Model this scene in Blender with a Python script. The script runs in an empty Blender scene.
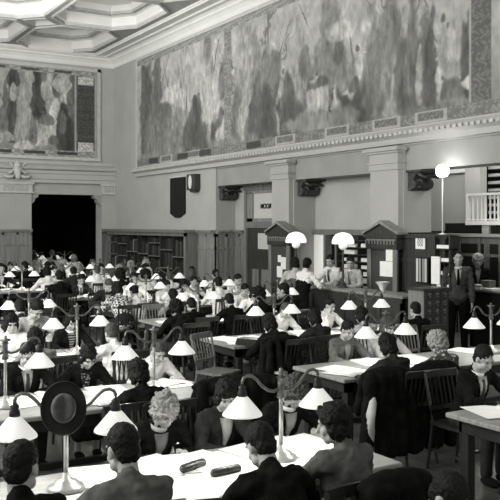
import bpy, bmesh, math, random
import numpy as np
from mathutils import Vector, Matrix, noise
random.seed(7)
SC = bpy.context.scene
COL = SC.collection
PI = math.pi

# ------------------------------------------------------------------ camera
F = 832.0; V0 = 224.5; H = 2.25
A = math.atan(495 / 832); SA, CA = math.sin(A), math.cos(A)
cam_d = bpy.data.cameras.new('camera'); cam = bpy.data.objects.new('camera', cam_d); COL.objects.link(cam)
cam_d.sensor_width = 36; cam_d.lens = F / 500 * 36
cam_d.shift_y = -(250 - V0) / 500
cam_d.clip_end = 200
cam.location = (0, 0, H); cam.rotation_euler = (PI / 2, 0, -A)
SC.camera = cam
# ------------------------------------------------------------------ world, exposure
SC.view_settings.view_transform = 'Standard'; SC.view_settings.look = 'None'
SC.view_settings.gamma = 1; SC.view_settings.exposure = 0.0
W = bpy.data.worlds.new('world'); SC.world = W; W.use_nodes = True
W.node_tree.nodes['Background'].inputs[0].default_value = (1.0, 1.0, 0.96, 1)
W.node_tree.nodes['Background'].inputs[1].default_value = 0.55
def area(name, loc, target, sx, sy, e):
    L = bpy.data.lights.new(name, 'AREA'); L.shape = 'RECTANGLE'; L.size = sx; L.size_y = sy; L.energy = e
    L.color = (1, 1, .96)
    o = bpy.data.objects.new(name, L); COL.objects.link(o); o.location = loc
    o.rotation_euler = (Vector(target) - Vector(loc)).to_track_quat('-Z', 'Y').to_euler(); return o
area('left_fill_light', (-4.5, 11, 5.4), (8, 16, 4.5), 14, 4, 1900)        # added broad light from the open left side, brightens the walls
area('ceiling_uplight', (4.6, 19.5, 6.3), (8.6, 22.5, 8.6), 2.4, 2.4, 190)   # uplighters washing the coffers

area('alcove_fill_light', (12.3, 12.3, 5.2), (12.6, 12.6, 0), 1.6, 1.6, 130)  # added unseen area light, brightens the alcove walls
area('alcove_fill_light', (12.6, 9.4, 5.2), (12.6, 9.4, 0), 1.6, 1.6, 70)  # second added light for the near part of the alcove

# ------------------------------------------------------------------ pixel / place helpers (design time only)
def ray(u): return math.tan(math.atan((u - 250) / F) + A)          # X / Y of the vertical plane through column u
def dep(x, y): return SA * x + CA * y
def wall_y(u, x=10.6): return x / ray(u)
def at_x(u, v, x=10.6):
    y = x / ray(u); return y, H - (v - V0) * dep(x, y) / F
def at_y(u, v, y=27.0):
    x = y * ray(u); return x, H - (v - V0) * dep(x, y) / F
def zof(v, x, y): return H - (v - V0) * dep(x, y) / F

# ------------------------------------------------------------------ materials
MATS = {}
def mat(name, g, rough=.6, ns=0, na=0, metal=0, bump=0, stretch=(1, 1, 1), emit=0, trans=0, spec=.4):
    if name in MATS: return MATS[name]
    m = bpy.data.materials.new(name); m.use_nodes = True; N = m.node_tree.nodes; L = m.node_tree.links
    b = N['Principled BSDF']
    c = (g, g, g * .965) if not isinstance(g, tuple) else g
    b.inputs['Base Color'].default_value = (*c, 1); b.inputs['Roughness'].default_value = rough
    b.inputs['Metallic'].default_value = metal; b.inputs['Specular IOR Level'].default_value = spec
    if trans: b.inputs['Transmission Weight'].default_value = trans
    if emit:
        b.inputs['Emission Color'].default_value = (1, 1, .95, 1); b.inputs['Emission Strength'].default_value = emit
    if ns:
        tc = N.new('ShaderNodeTexCoord'); mp = N.new('ShaderNodeMapping'); mp.inputs['Scale'].default_value = stretch
        L.new(tc.outputs['Object'], mp.inputs[0])
        n = N.new('ShaderNodeTexNoise'); n.inputs['Scale'].default_value = ns; n.inputs['Detail'].default_value = 5
        L.new(mp.outputs[0], n.inputs['Vector'])
        r = N.new('ShaderNodeValToRGB'); r.color_ramp.elements[0].position = .3; r.color_ramp.elements[1].position = .7
        lo = tuple(x * (1 - na) for x in c); hi = tuple(min(1, x * (1 + na)) for x in c)
        r.color_ramp.elements[0].color = (*lo, 1); r.color_ramp.elements[1].color = (*hi, 1)
        L.new(n.outputs['Fac'], r.inputs[0]); L.new(r.outputs[0], b.inputs['Base Color'])
        if bump:
            bp = N.new('ShaderNodeBump'); bp.inputs['Strength'].default_value = bump; bp.inputs['Distance'].default_value = .02
            L.new(n.outputs['Fac'], bp.inputs['Height']); L.new(bp.outputs[0], b.inputs['Normal'])
    MATS[name] = m; return m
M_wall = mat('wall_plaster', .40, .8, 1.5, .06, bump=.05)
M_wall2 = mat('entablature_plaster', .44, .75, 3, .05)
M_beam = mat('beam_plaster', .30, .8, 2, .08)
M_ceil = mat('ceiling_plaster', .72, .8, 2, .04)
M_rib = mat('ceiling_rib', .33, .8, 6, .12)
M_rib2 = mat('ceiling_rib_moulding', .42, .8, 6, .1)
M_ornament = mat('ceiling_ornament', .3, .8, 18, .75, bump=.5)
M_pan = mat('wainscot_oak', .17, .45, 3, .3, stretch=(6, 6, .5))
M_pan2 = mat('wainscot_oak_pale', .23, .45, 3, .28, stretch=(6, 6, .5))
M_dwood = mat('dark_oak', .035, .4, 3, .4, stretch=(5, 5, .6))
M_ddwood = mat('black_oak', .012, .5, 3, .4, stretch=(5, 5, .6))
M_table = mat('table_top_wood', .26, .32, 4, .25, stretch=(.6, 6, 1))
M_tleg = mat('table_leg_wood', .018, .45, 4, .3, stretch=(5, 5, .6))
M_chair = mat('chair_wood', .02, .35, 5, .4, stretch=(4, 4, .8))
M_chairl = mat('chair_wood_pale', .15, .35, 5, .3, stretch=(4, 4, .8))
M_floor = mat('floor_boards', .085, .45, 2.5, .3, stretch=(6, .7, 1))
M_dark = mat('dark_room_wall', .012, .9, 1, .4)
M_paper = mat('paper', .84, .7, 9, .05)
M_print = mat('printed_page', .7, .7, 60, .22)
M_shade = mat('opal_glass_shade', .75, .25, emit=.42)
M_shadein = mat('lit_dome_glass', .8, .3, emit=.95)
M_globe = mat('lit_globe', .9, .3, emit=12)
M_brass = mat('aged_brass', .16, .35, 8, .3, metal=.7)
M_pole = mat('lamp_pole_metal', .36, .3, 8, .2, metal=.5)
M_iron = mat('dark_iron', .02, .4, 8, .3, metal=.3)
M_black = mat('black_panel', .006, .6)
M_white = mat('white_paint', .68, .5, 5, .04)
M_frost = mat('frosted_glass', .52, .4, 12, .06)
M_frame = mat('mural_frame', .5, .6, 8, .1)
M_skin = mat('skin', .38, .5, 20, .06)
M_hair_d = mat('hair_dark', .006, .6, 60, .5, bump=.6, spec=.2)
M_hair_m = mat('hair_brown', .05, .45, 60, .5, bump=.6)
M_hair_l = mat('hair_fair', .3, .5, 50, .45, bump=.8)
M_hair_w = mat('hair_white', .62, .5, 50, .2, bump=.8)
CL = {'black': mat('cloth_black', .006, .9, 12, .4, bump=.5, spec=.1), 'dark': mat('cloth_dark', .02, .9, 12, .3, bump=.5, spec=.15),
      'gray': mat('cloth_gray', .085, .8, 10, .3, bump=.5), 'charcoal': mat('cloth_charcoal', .04, .85, 10, .3, bump=.5), 'mid': mat('cloth_mid', .2, .8, 10, .25, bump=.5),
      'light': mat('cloth_light', .42, .8, 10, .15, bump=.5), 'white': mat('cloth_white', .72, .8, 10, .08, bump=.4)}
def pattern_mat(name, lo, hi, scale, kind):
    m = bpy.data.materials.new(name); m.use_nodes = True; N = m.node_tree.nodes; L = m.node_tree.links
    b = N['Principled BSDF']; b.inputs['Roughness'].default_value = .85
    tc = N.new('ShaderNodeTexCoord')
    if kind == 'vor': t = N.new('ShaderNodeTexVoronoi'); t.inputs['Scale'].default_value = scale; out = t.outputs['Distance']
    elif kind == 'check': t = N.new('ShaderNodeTexChecker'); t.inputs['Scale'].default_value = scale; out = t.outputs['Fac']
    else: t = N.new('ShaderNodeTexWave'); t.bands_direction = 'Z'; t.inputs['Scale'].default_value = scale; out = t.outputs['Fac']
    L.new(tc.outputs['Object'], t.inputs['Vector'])
    r = N.new('ShaderNodeValToRGB'); r.color_ramp.elements[0].position = .32; r.color_ramp.elements[1].position = .42
    r.color_ramp.elements[0].color = (hi, hi, hi, 1); r.color_ramp.elements[1].color = (lo, lo, lo, 1)
    L.new(out, r.inputs[0]); L.new(r.outputs[0], b.inputs['Base Color']); return m
CL['floral'] = pattern_mat('cloth_floral', .05, .42, 22, 'vor')
CL['dots'] = pattern_mat('cloth_dots', .03, .7, 40, 'vor')
CL['checks'] = pattern_mat('cloth_checks', .05, .6, 24, 'check')
CL['stripes'] = pattern_mat('cloth_stripes', .03, .7, 9, 'wave')

# ------------------------------------------------------------------ mesh helpers
def box(bm, x0, x1, y0, y1, z0, z1, bev=0):
    if x0 > x1: x0, x1 = x1, x0
    if y0 > y1: y0, y1 = y1, y0
    if z0 > z1: z0, z1 = z1, z0
    vs = [bm.verts.new(p) for p in [(x0, y0, z0), (x1, y0, z0), (x1, y1, z0), (x0, y1, z0), (x0, y0, z1), (x1, y0, z1), (x1, y1, z1), (x0, y1, z1)]]
    fs = [bm.faces.new([vs[i] for i in f]) for f in [(0, 3, 2, 1), (4, 5, 6, 7), (0, 1, 5, 4), (1, 2, 6, 5), (2, 3, 7, 6), (3, 0, 4, 7)]]
    if bev:
        es = list({e for f in fs for e in f.edges})
        bmesh.ops.bevel(bm, geom=es, offset=bev, segments=1, affect='EDGES')
def prism(bm, pts, axis, a, b):
    """extrude a closed 2-D outline along an axis ('x': pts are (y,z); 'y': (x,z); 'z': (x,y))"""
    def P(p, t): return {'x': (t, p[0], p[1]), 'y': (p[0], t, p[1]), 'z': (p[0], p[1], t)}[axis]
    v0 = [bm.verts.new(P(p, a)) for p in pts]; v1 = [bm.verts.new(P(p, b)) for p in pts]
    n = len(pts); bm.faces.new(v0); bm.faces.new(v1[::-1])
    for i in range(n): bm.faces.new([v0[i], v1[i], v1[(i + 1) % n], v0[(i + 1) % n]])
def lathe(bm, prof, n=20, c=(0, 0, 0), cap=True):
    rings = []
    for r, z in prof: rings.append([bm.verts.new((c[0] + r * math.cos(2 * PI * k / n), c[1] + r * math.sin(2 * PI * k / n), c[2] + z)) for k in range(n)])
    for a, b in zip(rings, rings[1:]):
        for k in range(n): bm.faces.new([a[k], a[(k + 1) % n], b[(k + 1) % n], b[k]])
    if cap: bm.faces.new(rings[0][::-1]); bm.faces.new(rings[-1])
def tube(bm, pts, r, n=8):
    pts = [Vector(p) for p in pts]; rs = r if isinstance(r, (list, tuple)) else [r] * len(pts); rings = []
    up = Vector((0, 0, 1))
    for i, p in enumerate(pts):
        d = (pts[min(i + 1, len(pts) - 1)] - pts[max(i - 1, 0)]).normalized()
        a = d.cross(up)
        if a.length < .05: a = d.cross(Vector((0, 1, 0)))
        a.normalize(); b = d.cross(a).normalized()
        rings.append([bm.verts.new(p + (a * math.cos(2 * PI * k / n) + b * math.sin(2 * PI * k / n)) * rs[i]) for k in range(n)])
    for q, w in zip(rings, rings[1:]):
        for k in range(n): bm.faces.new([q[k], w[k], w[(k + 1) % n], q[(k + 1) % n]])
    bm.faces.new(rings[0]); bm.faces.new(rings[-1][::-1])
def ell(bm, c, r, M=None, n=16, m=10):
    M = M or Matrix.Identity(3); c = Vector(c); rings = []
    def P(t, p): return c + M @ Vector((r[0] * math.sin(t) * math.cos(p), r[1] * math.sin(t) * math.sin(p), r[2] * math.cos(t)))
    top = bm.verts.new(P(0, 0)); bot = bm.verts.new(P(PI, 0))
    for i in range(1, m): rings.append([bm.verts.new(P(PI * i / m, 2 * PI * k / n)) for k in range(n)])
    for k in range(n):
        bm.faces.new([top, rings[0][k], rings[0][(k + 1) % n]]); bm.faces.new([bot, rings[-1][(k + 1) % n], rings[-1][k]])
    for a, b in zip(rings, rings[1:]):
        for k in range(n): bm.faces.new([a[k], b[k], b[(k + 1) % n], a[(k + 1) % n]])
def caps(bm, a, b, ra, rb, n=12):
    a = Vector(a); b = Vector(b); d = (b - a)
    if d.length < 1e-5: return ell(bm, a, (ra,) * 3)
    dn = d.normalized(); pts = []; rs = []
    for t in (-.98, -.8, -.45, 0): pts.append(a + dn * ra * t); rs.append(ra * math.sqrt(1 - t * t))
    for t in (0, .45, .8, .98): pts.append(b + dn * rb * t); rs.append(rb * math.sqrt(1 - t * t))
    tube(bm, pts, rs, n)
def fin(bm, smooth=None):
    bmesh.ops.recalc_face_normals(bm, faces=bm.faces)
    if smooth:
        for f in bm.faces: f.smooth = True
def mesh(name, bm, m, smooth=False):
    fin(bm, smooth); me = bpy.data.meshes.new(name); bm.to_mesh(me); bm.free(); me.materials.append(m); return me
def link(name, data, parent=None, loc=(0, 0, 0), rz=0, m=None):
    o = bpy.data.objects.new(name, data); COL.objects.link(o); o.location = loc; o.rotation_euler = (0, 0, rz)
    if parent: o.parent = parent
    if m and data: o.material_slots[0].link = 'OBJECT'; o.material_slots[0].material = m
    return o
def obj(name, bm, m, parent=None, smooth=False, **k): return link(name, mesh(name, bm, m, smooth), parent, **k)
def B(*boxes, bev=0):
    bm = bmesh.new()
    for b in boxes: box(bm, *b, bev=bev)
    return bm
def struct(name, bm, m, parent=None, smooth=False):
    o = obj(name, bm, m, parent, smooth)
    if not parent: o['kind'] = 'structure'
    return o
def tag(o, label, cat, group=None):
    o['label'] = label; o['category'] = cat
    if group: o['group'] = group
    return o
def thing(name, label, cat, loc=(0, 0, 0), rz=0, group=None):
    return tag(link(name, None, None, loc, rz), label, cat, group)
def kids(o): return KID.get(o.name, [])
def copy_tree(o, parent=None):
    c = o.copy(); COL.objects.link(c); c.parent = parent
    for ch in list(o.children): copy_tree(ch, c)
    return c
def hide_proto(o):      # prototypes are used for the first real copy, never left over
    for ch in list(o.children): hide_proto(ch)
    bpy.data.objects.remove(o)

# ------------------------------------------------------------------ room shell
XW = 10.6; YB = 27.0; ZC = 7.98
struct('floor', B((-4.5, 17, -1, 36, -.1, 0)), M_floor)
# back wall with its opening
struct('wall_back', B((-4.5, 7.74, YB, YB + .5, 0, 8.1), (10.15, XW + .5, YB, YB + .5, 0, 8.1), (7.74, 10.15, YB, YB + .5, 3.25, 8.1)), M_wall)
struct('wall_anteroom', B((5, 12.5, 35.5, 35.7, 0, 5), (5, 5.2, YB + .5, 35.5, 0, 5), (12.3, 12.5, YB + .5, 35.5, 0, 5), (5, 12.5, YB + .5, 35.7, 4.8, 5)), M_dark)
# right wall: solid stretch, upper mural wall, solid piers behind the pilasters
struct('wall_right', B((XW, XW + .7, 19.6, YB + .5, 0, 3.75), (XW, XW + .7, 4, YB + .5, 3.75, 8.1),
                       (XW, XW + .7, 15.85, 16.72, 0, 3.75), (XW, XW + .7, 12.1, 13.1, 0, 3.75), (XW, XW + .7, 8.3, 9.35, 0, 3.75),
                       (XW + .62, XW + .72, 16.72, 17.0, 0, 3.3), (XW + .6, XW + .72, 19.0, 19.6, 0, 3.3), (XW + .6, XW + .72, 13.1, 15.85, 2.1, 3.3)), M_wall)
struct('trim_1', B((XW + .05, XW + .6, 16.85, 19.6, 3.28, 3.75), (XW + .05, XW + .6, 13.1, 15.85, 3.28, 3.75), (XW + .05, XW + .6, 4.4, 12.1, 3.28, 3.75)), M_beam)
# rail under the long mural
bm = bmesh.new()
prism(bm, [(XW, 3.78), (XW - .1, 3.78), (XW - .12, 3.88), (XW - .2, 3.93), (XW - .22, 3.98), (XW - .14, 4.06), (XW, 4.06)], 'y', 4, 24.95)
struct('trim_2', bm, M_wall2)
bm = bmesh.new()
y = 6.0
while y < 24.9: box(bm, XW - .255, XW - .2, y, y + .07, 3.93, 3.985); y += .14
struct('trim_3', bm, M_frame)
# crown along both walls
def crown(name, axis, a, b):
    bm = bmesh.new()
    pr = [(0, 7.6), (.02, 7.6), (.04, 7.66), (.04, 7.72), (.1, 7.8), (.16, 7.84), (.16, 7.88), (.26, 7.94), (.3, 8.0), (.3, 8.1), (0, 8.1)]
    if axis == 'y': prism(bm, [(XW - p, z) for p, z in pr], 'y', a, b)
    else: prism(bm, [(YB - p, z) for p, z in pr], 'x', a, b)
    struct(name, bm, M_ceil)
crown('trim_4', 'y', 4, YB); crown('trim_5', 'x', -4.5, XW)

# ------------------------------------------------------------------ coffered ceiling
def coffers():
    cx0, cy0, px, py = 8.32, 25.1, 2.75, 3.62
    x0, x1, y0, y1 = -4.5, XW, 0.0, YB
    holes = []; dia = []
    for i in range(5):
        for j in range(7):
            cx = cx0 - px * i; cy = cy0 - py * j
            a, b = px / 2 - .09, py / 2 - .1; da, db = .8, .74
            k = lambda s, t: (cx + s, cy + t)
            holes.append([k(a, b - db + .1), k(a - da + .25, b), k(-a + da - .25, b), k(-a, b - db + .1), k(-a, -b + db - .1), k(-a + da - .25, -b), k(a - da + .25, -b), k(a, -b + db - .1)])
    for i in range(4):
        for j in range(6):
            cx = cx0 - px * (i + .5); cy = cy0 - py * (j + .5); dia.append([(cx + .5, cy), (cx, cy + .5), (cx - .5, cy), (cx, cy - .5)])
    bm = bmesh.new(); edges = []
    for loop in [[(x0, y0), (x1, y0), (x1, y1), (x0, y1)]] + holes + dia:
        vs = [bm.verts.new((p[0], p[1], ZC + .03)) for p in loop]
        for q in range(len(vs)): edges.append(bm.edges.new([vs[q], vs[(q + 1) % len(vs)]]))
    bmesh.ops.triangle_fill(bm, use_beauty=True, edges=edges)
    for h in holes + dia:
        pass
    for f in bm.faces:
        if f.normal.z > 0: f.normal_flip()
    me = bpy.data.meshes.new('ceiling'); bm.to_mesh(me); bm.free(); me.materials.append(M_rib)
    o = link('ceiling', me); o['kind'] = 'structure'
    def rings(loops, steps, m, name, capm=None):
        bm = bmesh.new()
        for lp in loops:
            cx = sum(p[0] for p in lp) / len(lp); cy = sum(p[1] for p in lp) / len(lp); prev = None
            for (s, z) in steps:
                cur = [bm.verts.new((cx + (p[0] - cx) * s, cy + (p[1] - cy) * s, ZC + .03 + z)) for p in lp]
                if prev:
                    for q in range(len(cur)): bm.faces.new([prev[q], cur[q], cur[(q + 1) % len(cur)], prev[(q + 1) % len(cur)]])
                prev = cur
            if capm: bm.faces.new(prev)
        return struct(name, bm, m, o)
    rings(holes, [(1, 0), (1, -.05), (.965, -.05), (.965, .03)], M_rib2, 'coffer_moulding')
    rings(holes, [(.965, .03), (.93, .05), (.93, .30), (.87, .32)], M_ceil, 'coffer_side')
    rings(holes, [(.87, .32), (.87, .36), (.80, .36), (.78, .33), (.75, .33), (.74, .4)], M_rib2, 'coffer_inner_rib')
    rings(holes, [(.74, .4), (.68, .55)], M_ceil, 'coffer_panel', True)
    rings(dia, [(1, 0), (1, -.04), (.9, -.04), (.88, .08), (.8, .1)], M_rib2, 'diamond_moulding')
    rings(dia, [(.8, .1), (.78, .12)], M_ornament, 'diamond_rosette', True)
    struct('ceiling_border', B((9.82, 10.35, 0, YB - .3, ZC - .02, ZC + .03), (9.86, 9.92, 0, YB - .3, ZC - .06, ZC - .02), (10.2, 10.3, 0, YB - .3, ZC - .06, ZC - .02)), M_ceil, o)
    r = B((-4.5, XW + .7, 0, YB + .5, 8.7, 8.8)); struct('roof_slab', r, M_ceil, o)
coffers()

# ------------------------------------------------------------------ paintings (generic scenes of trees and robed figures)
def vnoise(Y, Z, s, seed, oc=4):
    rng = np.random.RandomState(seed); out = np.zeros_like(Y); amp = 1.0; tot = 0
    for k in range(oc):
        g = rng.rand(64, 64); a = (Y * s * 2 ** k) % 63; b = (Z * s * 2 ** k) % 63
        i = a.astype(int); j = b.astype(int); fa = a - i; fb = b - j; fa = fa * fa * (3 - 2 * fa); fb = fb * fb * (3 - 2 * fb)
        i1 = (i + 1) % 64; j1 = (j + 1) % 64
        out += amp * ((g[i, j] * (1 - fa) + g[i1, j] * fa) * (1 - fb) + (g[i, j1] * (1 - fa) + g[i1, j1] * fa) * fb)
        tot += amp; amp *= .55
    return out / tot
def paint(name, S, T, base, blobs, borders, place, parent, edge):
    """S,T: 2-D coordinates on the wall in metres; returns a flat canvas with a painted colour attribute"""
    val = base(S, T)
    wob = (1.3 if name == 'long_mural' else .7) * (vnoise(S, T, 2.6, 3, 5) - .5); wob2 = (1.3 if name == 'long_mural' else .7) * (vnoise(S, T, 2.6, 9, 5) - .5)
    for (cs, ct, rs, rt, v, hard, tilt) in blobs:
        ds = S - cs + wob * rs * 1.1; dt = T - ct + wob2 * rt * .7; ds = ds + tilt * dt
        wd = rs * (1 - .35 * np.clip(dt / rt, -1, 1))                      # broader at the foot like a cloak or a tree
        q = (ds / wd) ** 2 + (dt / rt) ** 2; a = 1 / (1 + np.exp(np.clip((q - 1) * hard * (1.6 if name == 'long_mural' else 3), -30, 30)))
        fold = .35 + 1.3 * vnoise(S * 4, T * 1.4, 3.6, int(cs * 7) % 50 + 3, 5)
        val = val * (1 - a * .88) + v * fold * a * .88
    val = val * (.6 + .8 * vnoise(S * 1.3, T, 5.5, 21, 5)) * (.8 + .4 * vnoise(S, T, 1.7, 77, 3))
    for (s0, s1, t0, t1, v, sc) in borders:
        msk = (S > s0) & (S < s1) & (T > t0) & (T < t1)
        orn = np.sin(S * (6 + sc * 4) + 3 * np.sin(T * 22)) * np.sin(T * (6 + sc * 4) + 2 * np.sin(S * 17)); pat = v * (.75 + .5 * (orn > 0.1) * (sc > .15)) * (.8 + .4 * vnoise(S, T, 9, 5, 3))
        val = np.where(msk, pat, val)
    ni, nj = S.shape; verts = [place(S[i, j], T[i, j]) for i in range(ni) for j in range(nj)]
    faces = [(i * nj + j, (i + 1) * nj + j, (i + 1) * nj + j + 1, i * nj + j + 1) for i in range(ni - 1) for j in range(nj - 1)]
    me = bpy.data.meshes.new(name); me.from_pydata(verts, [], faces)
    ca = me.color_attributes.new('paint', 'FLOAT_COLOR', 'POINT'); v = np.clip(val, 0.01, .8).ravel()
    ca.data.foreach_set('color', np.stack([v, v, v * .96, np.ones_like(v)], 1).ravel().astype(np.float32))
    m = bpy.data.materials.new(name + '_paint'); m.use_nodes = True; N = m.node_tree.nodes
    a = N.new('ShaderNodeAttribute'); a.attribute_name = 'paint'; m.node_tree.links.new(a.outputs['Color'], N['Principled BSDF'].inputs['Base Color'])
    N['Principled BSDF'].inputs['Roughness'].default_value = .6
    me.materials.append(m); return link('canvas', me, parent)
mr = thing('mural', 'long framed mural of trees and robed figures above the right wall cornice', 'mural', (XW, 17, 4.1))
def S2(u, v): return at_x(u, v)
bl = []
def pb(u, v, ru, rv, val, hard=5, tilt=0):
    y, z = at_x(u, v); y2, _ = at_x(u + ru, v); _, z2 = at_x(u, v - rv); bl.append((y, z, abs(y - y2), abs(z2 - z), val, hard, tilt))
for a in [(150, 110, 8, 45, .17), (158, 92, 5, 40, .12), (166, 125, 8, 25, .13), (147, 90, 5, 30, .1), (172, 95, 12, 8, .5), (180, 130, 30, 22, .22), (196, 122, 9, 28, .07), (203, 135, 6, 22, .1), (187, 140, 5, 16, .1), (182, 60, 10, 20, .4),
          (216, 120, 4, 13, .1), (220, 118, 3, 11, .12), (212, 95, 9, 22, .45), (225, 80, 8, 22, .15), (205, 95, 4, 26, .4), (208, 40, 4, 24, .17),
          (245, 60, 10, 60, .32), (256, 80, 6, 45, .2), (238, 115, 6, 26, .14), (243, 120, 5, 20, .4), (250, 130, 6, 18, .17), (258, 108, 8, 30, .09), (270, 90, 14, 50, .14), (267, 115, 7, 30, .07), (277, 118, 6, 28, .1), (281, 110, 4, 26, .36),
          (292, 112, 13, 30, .06), (288, 95, 6, 20, .1), (300, 55, 7, 45, .3), (308, 62, 7, 18, .13), (331, 45, 12, 50, .2), (326, 62, 10, 20, .17), (345, 70, 9, 22, .2), (340, 50, 5, 16, .12), (355, 85, 5, 9, .12), (320, 82, 12, 6, .08), (345, 30, 20, 10, .5),
          (368, 100, 12, 32, .1), (375, 85, 9, 34, .12), (366, 108, 8, 20, .07), (374, 60, 12, 55, .19), (390, 40, 12, 60, .2), (396, 85, 5, 30, .34), (402, 75, 9, 36, .12), (410, 88, 12, 28, .08),
          (412, 50, 7, 50, .17), (424, 60, 9, 50, .13), (421, 75, 4, 28, .36), (432, 55, 5, 48, .07), (430, 90, 8, 20, .1), (452, 62, 9, 20, .3), (445, 50, 6, 25, .26), (460, 70, 12, 8, .3), (466, 60, 6, 35, .06), (474, 40, 8, 36, .08), (455, 35, 6, 30, .4), (470, 82, 10, 7, .5), (450, 95, 8, 5, .14), (345, 115, 18, 10, .2), (312, 120, 25, 10, .24), (440, 112, 30, 8, .16)]:
    pb(*a)
def small_figures(out, s0, s1, t0, t1, n, hmin, hmax, seed):
    r = random.Random(seed)
    for _ in range(n):
        c = r.uniform(s0, s1); g = r.uniform(t0, t1); h = r.uniform(hmin, hmax); w = h * r.uniform(.14, .24); v = r.choice((.05, .08, .12, .3, .45, .5))
        out.insert(0, (c, g + h * .4, w, h * .45, v, 5, r.uniform(-.25, .25))); out.insert(1, (c + w * .2, g + h * .95, w * .42, h * .1, r.choice((.4, .08)), 5, 0))
        if r.random() < .5: out.insert(0, (c + w, g + h * .5, w * 1.2, h * .06, .42, 5, r.uniform(-1, 1)))
def branches(out, s0, s1, t0, t1, n, seed):
    r = random.Random(seed)
    for _ in range(n): out.insert(0, (r.uniform(s0, s1), r.uniform(t0, t1), r.uniform(.02, .05), r.uniform(.3, .9), r.choice((.12, .45, .5, .16)), 4, r.uniform(-.9, .9)))
small_figures(bl, 10.4, 24.2, 4.4, 5.3, 130, .35, 1.0, 3); branches(bl, 10.4, 24.3, 5.0, 7.3, 110, 5)
def base_r(S, T):
    h = 4.95 + .35 * np.sin(S * .7) + .6 * (vnoise(S, T * 0, .6, 4) - .5)
    sky = .43 - .06 * (vnoise(S, T, 1.2, 8)); gr = .27 + .12 * (vnoise(S, T, 1.6, 2) - .5) - .05 * (5.2 - T)
    k = 1 / (1 + np.exp((T - h) * 5)); return sky * (1 - k) + gr * k
ys = np.arange(8.2, 24.9, .024); zs = np.arange(4.1, 7.5, .024)
S, T = np.meshgrid(ys, zs, indexing='ij')
bd = [(6, 24.9, 4.1, 4.34, .2, 5), (6, 24.9, 7.33, 7.5, .28, 4), (24.3, 24.55, 4.5, 7.3, .14, 6), (18.72, 19.1, 4.34, 7.33, .24, 5), (9.9, 10.35, 4.34, 7.4, .13, 5), (10.35, 10.4, 4.34, 7.4, .45, .1)]
for c in (22.7, 20.9, 16.2, 14.2, 12.6, 11.35): bd += [(c - .42, c + .42, 4.1, 4.34, .52, .1), (c - .34, c + .34, 4.15, 4.30, .16, 7)]
for c in (23.6, 21.6, 20.2, 17.6): bd += [(c - .35, c + .35, 4.14, 4.30, .07, .1)]
paint('long_mural', S, T, base_r, bl, bd, lambda s, t: (-.02, s - 17, t - 4.1), mr, None)
bm = B((-.03, 0, 24.88 - 17, 25.0 - 17, -.04, 3.44), (-.04, 0, -11, 8, 3.4, 3.48), (-.03, 0, -11, 8, -.05, 0))
yy = -.04
while yy < 3.4: box(bm, -.05, -.03, 7.9, 7.98, yy, yy + .05); yy += .1
obj('frame', bm, M_frame, mr)
# smaller mural on the back wall
ml = thing('mural', 'square framed mural of robed figures above the dark doorway', 'mural', (7, YB, 4.47))
bl2 = []
for (u, v, ru, rv, val) in [(22, 108, 9, 38, .28), (27, 100, 7, 34, .33), (12, 100, 5, 34, .05), (13, 78, 7, 10, .04), (13, 92, 4, 10, .42), (3, 118, 5, 14, .15), (5, 95, 3, 14, .12), (38, 90, 7, 30, .035), (36, 78, 4, 10, .05), (48, 85, 6, 18, .45), (30, 76, 5, 6, .38), (44, 70, 3, 12, .14),
                            (55, 112, 6, 14, .55), (49, 130, 8, 8, .45), (40, 140, 9, 6, .55), (24, 145, 10, 5, .5), (44, 144, 6, 5, .3), (68, 98, 7, 6, .48), (70, 92, 6, 5, .42), (64, 128, 8, 28, .03), (72, 135, 7, 20, .035), (63, 122, 3, 12, .13), (75, 88, 7, 34, .09), (80, 110, 5, 20, .06), (80, 138, 4, 10, .2),
                            (56, 85, 4, 14, .09), (62, 82, 8, 12, .4), (10, 130, 3, 12, .05), (6, 136, 8, 5, .3), (53, 140, 5, 5, .12), (47, 120, 7, 6, .15), (33, 130, 4, 16, .14), (75, 70, 8, 6, .1)]:
    x, z = at_y(u, v); x2, _ = at_y(u + ru, v); _, z2 = at_y(u, v - rv); bl2.append((x, z, abs(x - x2), abs(z2 - z), val, 6, 0))
xs = np.arange(4.6, 10.0, .02); zs = np.arange(4.5, 7.4, .02); S, T = np.meshgrid(xs, zs, indexing='ij')
small_figures(bl2, 6.6, 9.2, 4.75, 5.9, 34, .3, .8, 8); branches(bl2, 6.6, 9.2, 5.3, 7, 12, 9)
bd2 = [(9.3, 9.9, 4.75, 7.2, .06, 3), (9.2, 9.26, 4.7, 7.3, .45, .1), (9.9, 10.0, 4.5, 7.4, .45, .1), (2.6, 9.9, 4.5, 4.7, .3, .2), (2.6, 9.9, 7.24, 7.4, .3, .2), (9.32, 9.86, 4.7, 5.0, .5, 4), (9.32, 9.86, 6.95, 7.2, .5, 4)]
for c in (3.2, 4.4, 5.6, 6.8, 7.9, 9.0): bd2 += [(c - .4, c + .3, 4.56, 4.66, .06, .1), (c - .5, c + .1, 7.28, 7.36, .07, 6)]
paint('square_mural', S, T, lambda S, T: .33 + .08 * (vnoise(S, T, 1, 3) - .5) - .08 * (T < 5.2), bl2, bd2, lambda s, t: (s - 7, -.02, t - 4.47), ml, None)
bm = B((3.0, 3.12, -.06, 0, -.05, 3.05), (-4.5, 3.12, -.06, 0, 2.94, 3.05), (-4.5, 3.12, -.08, 0, -.07, .03))
yy = 0
while yy < 2.95: box(bm, 3.01, 3.09, -.085, -.06, yy, yy + .05); yy += .1
obj('frame', bm, M_frame, ml)

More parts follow.
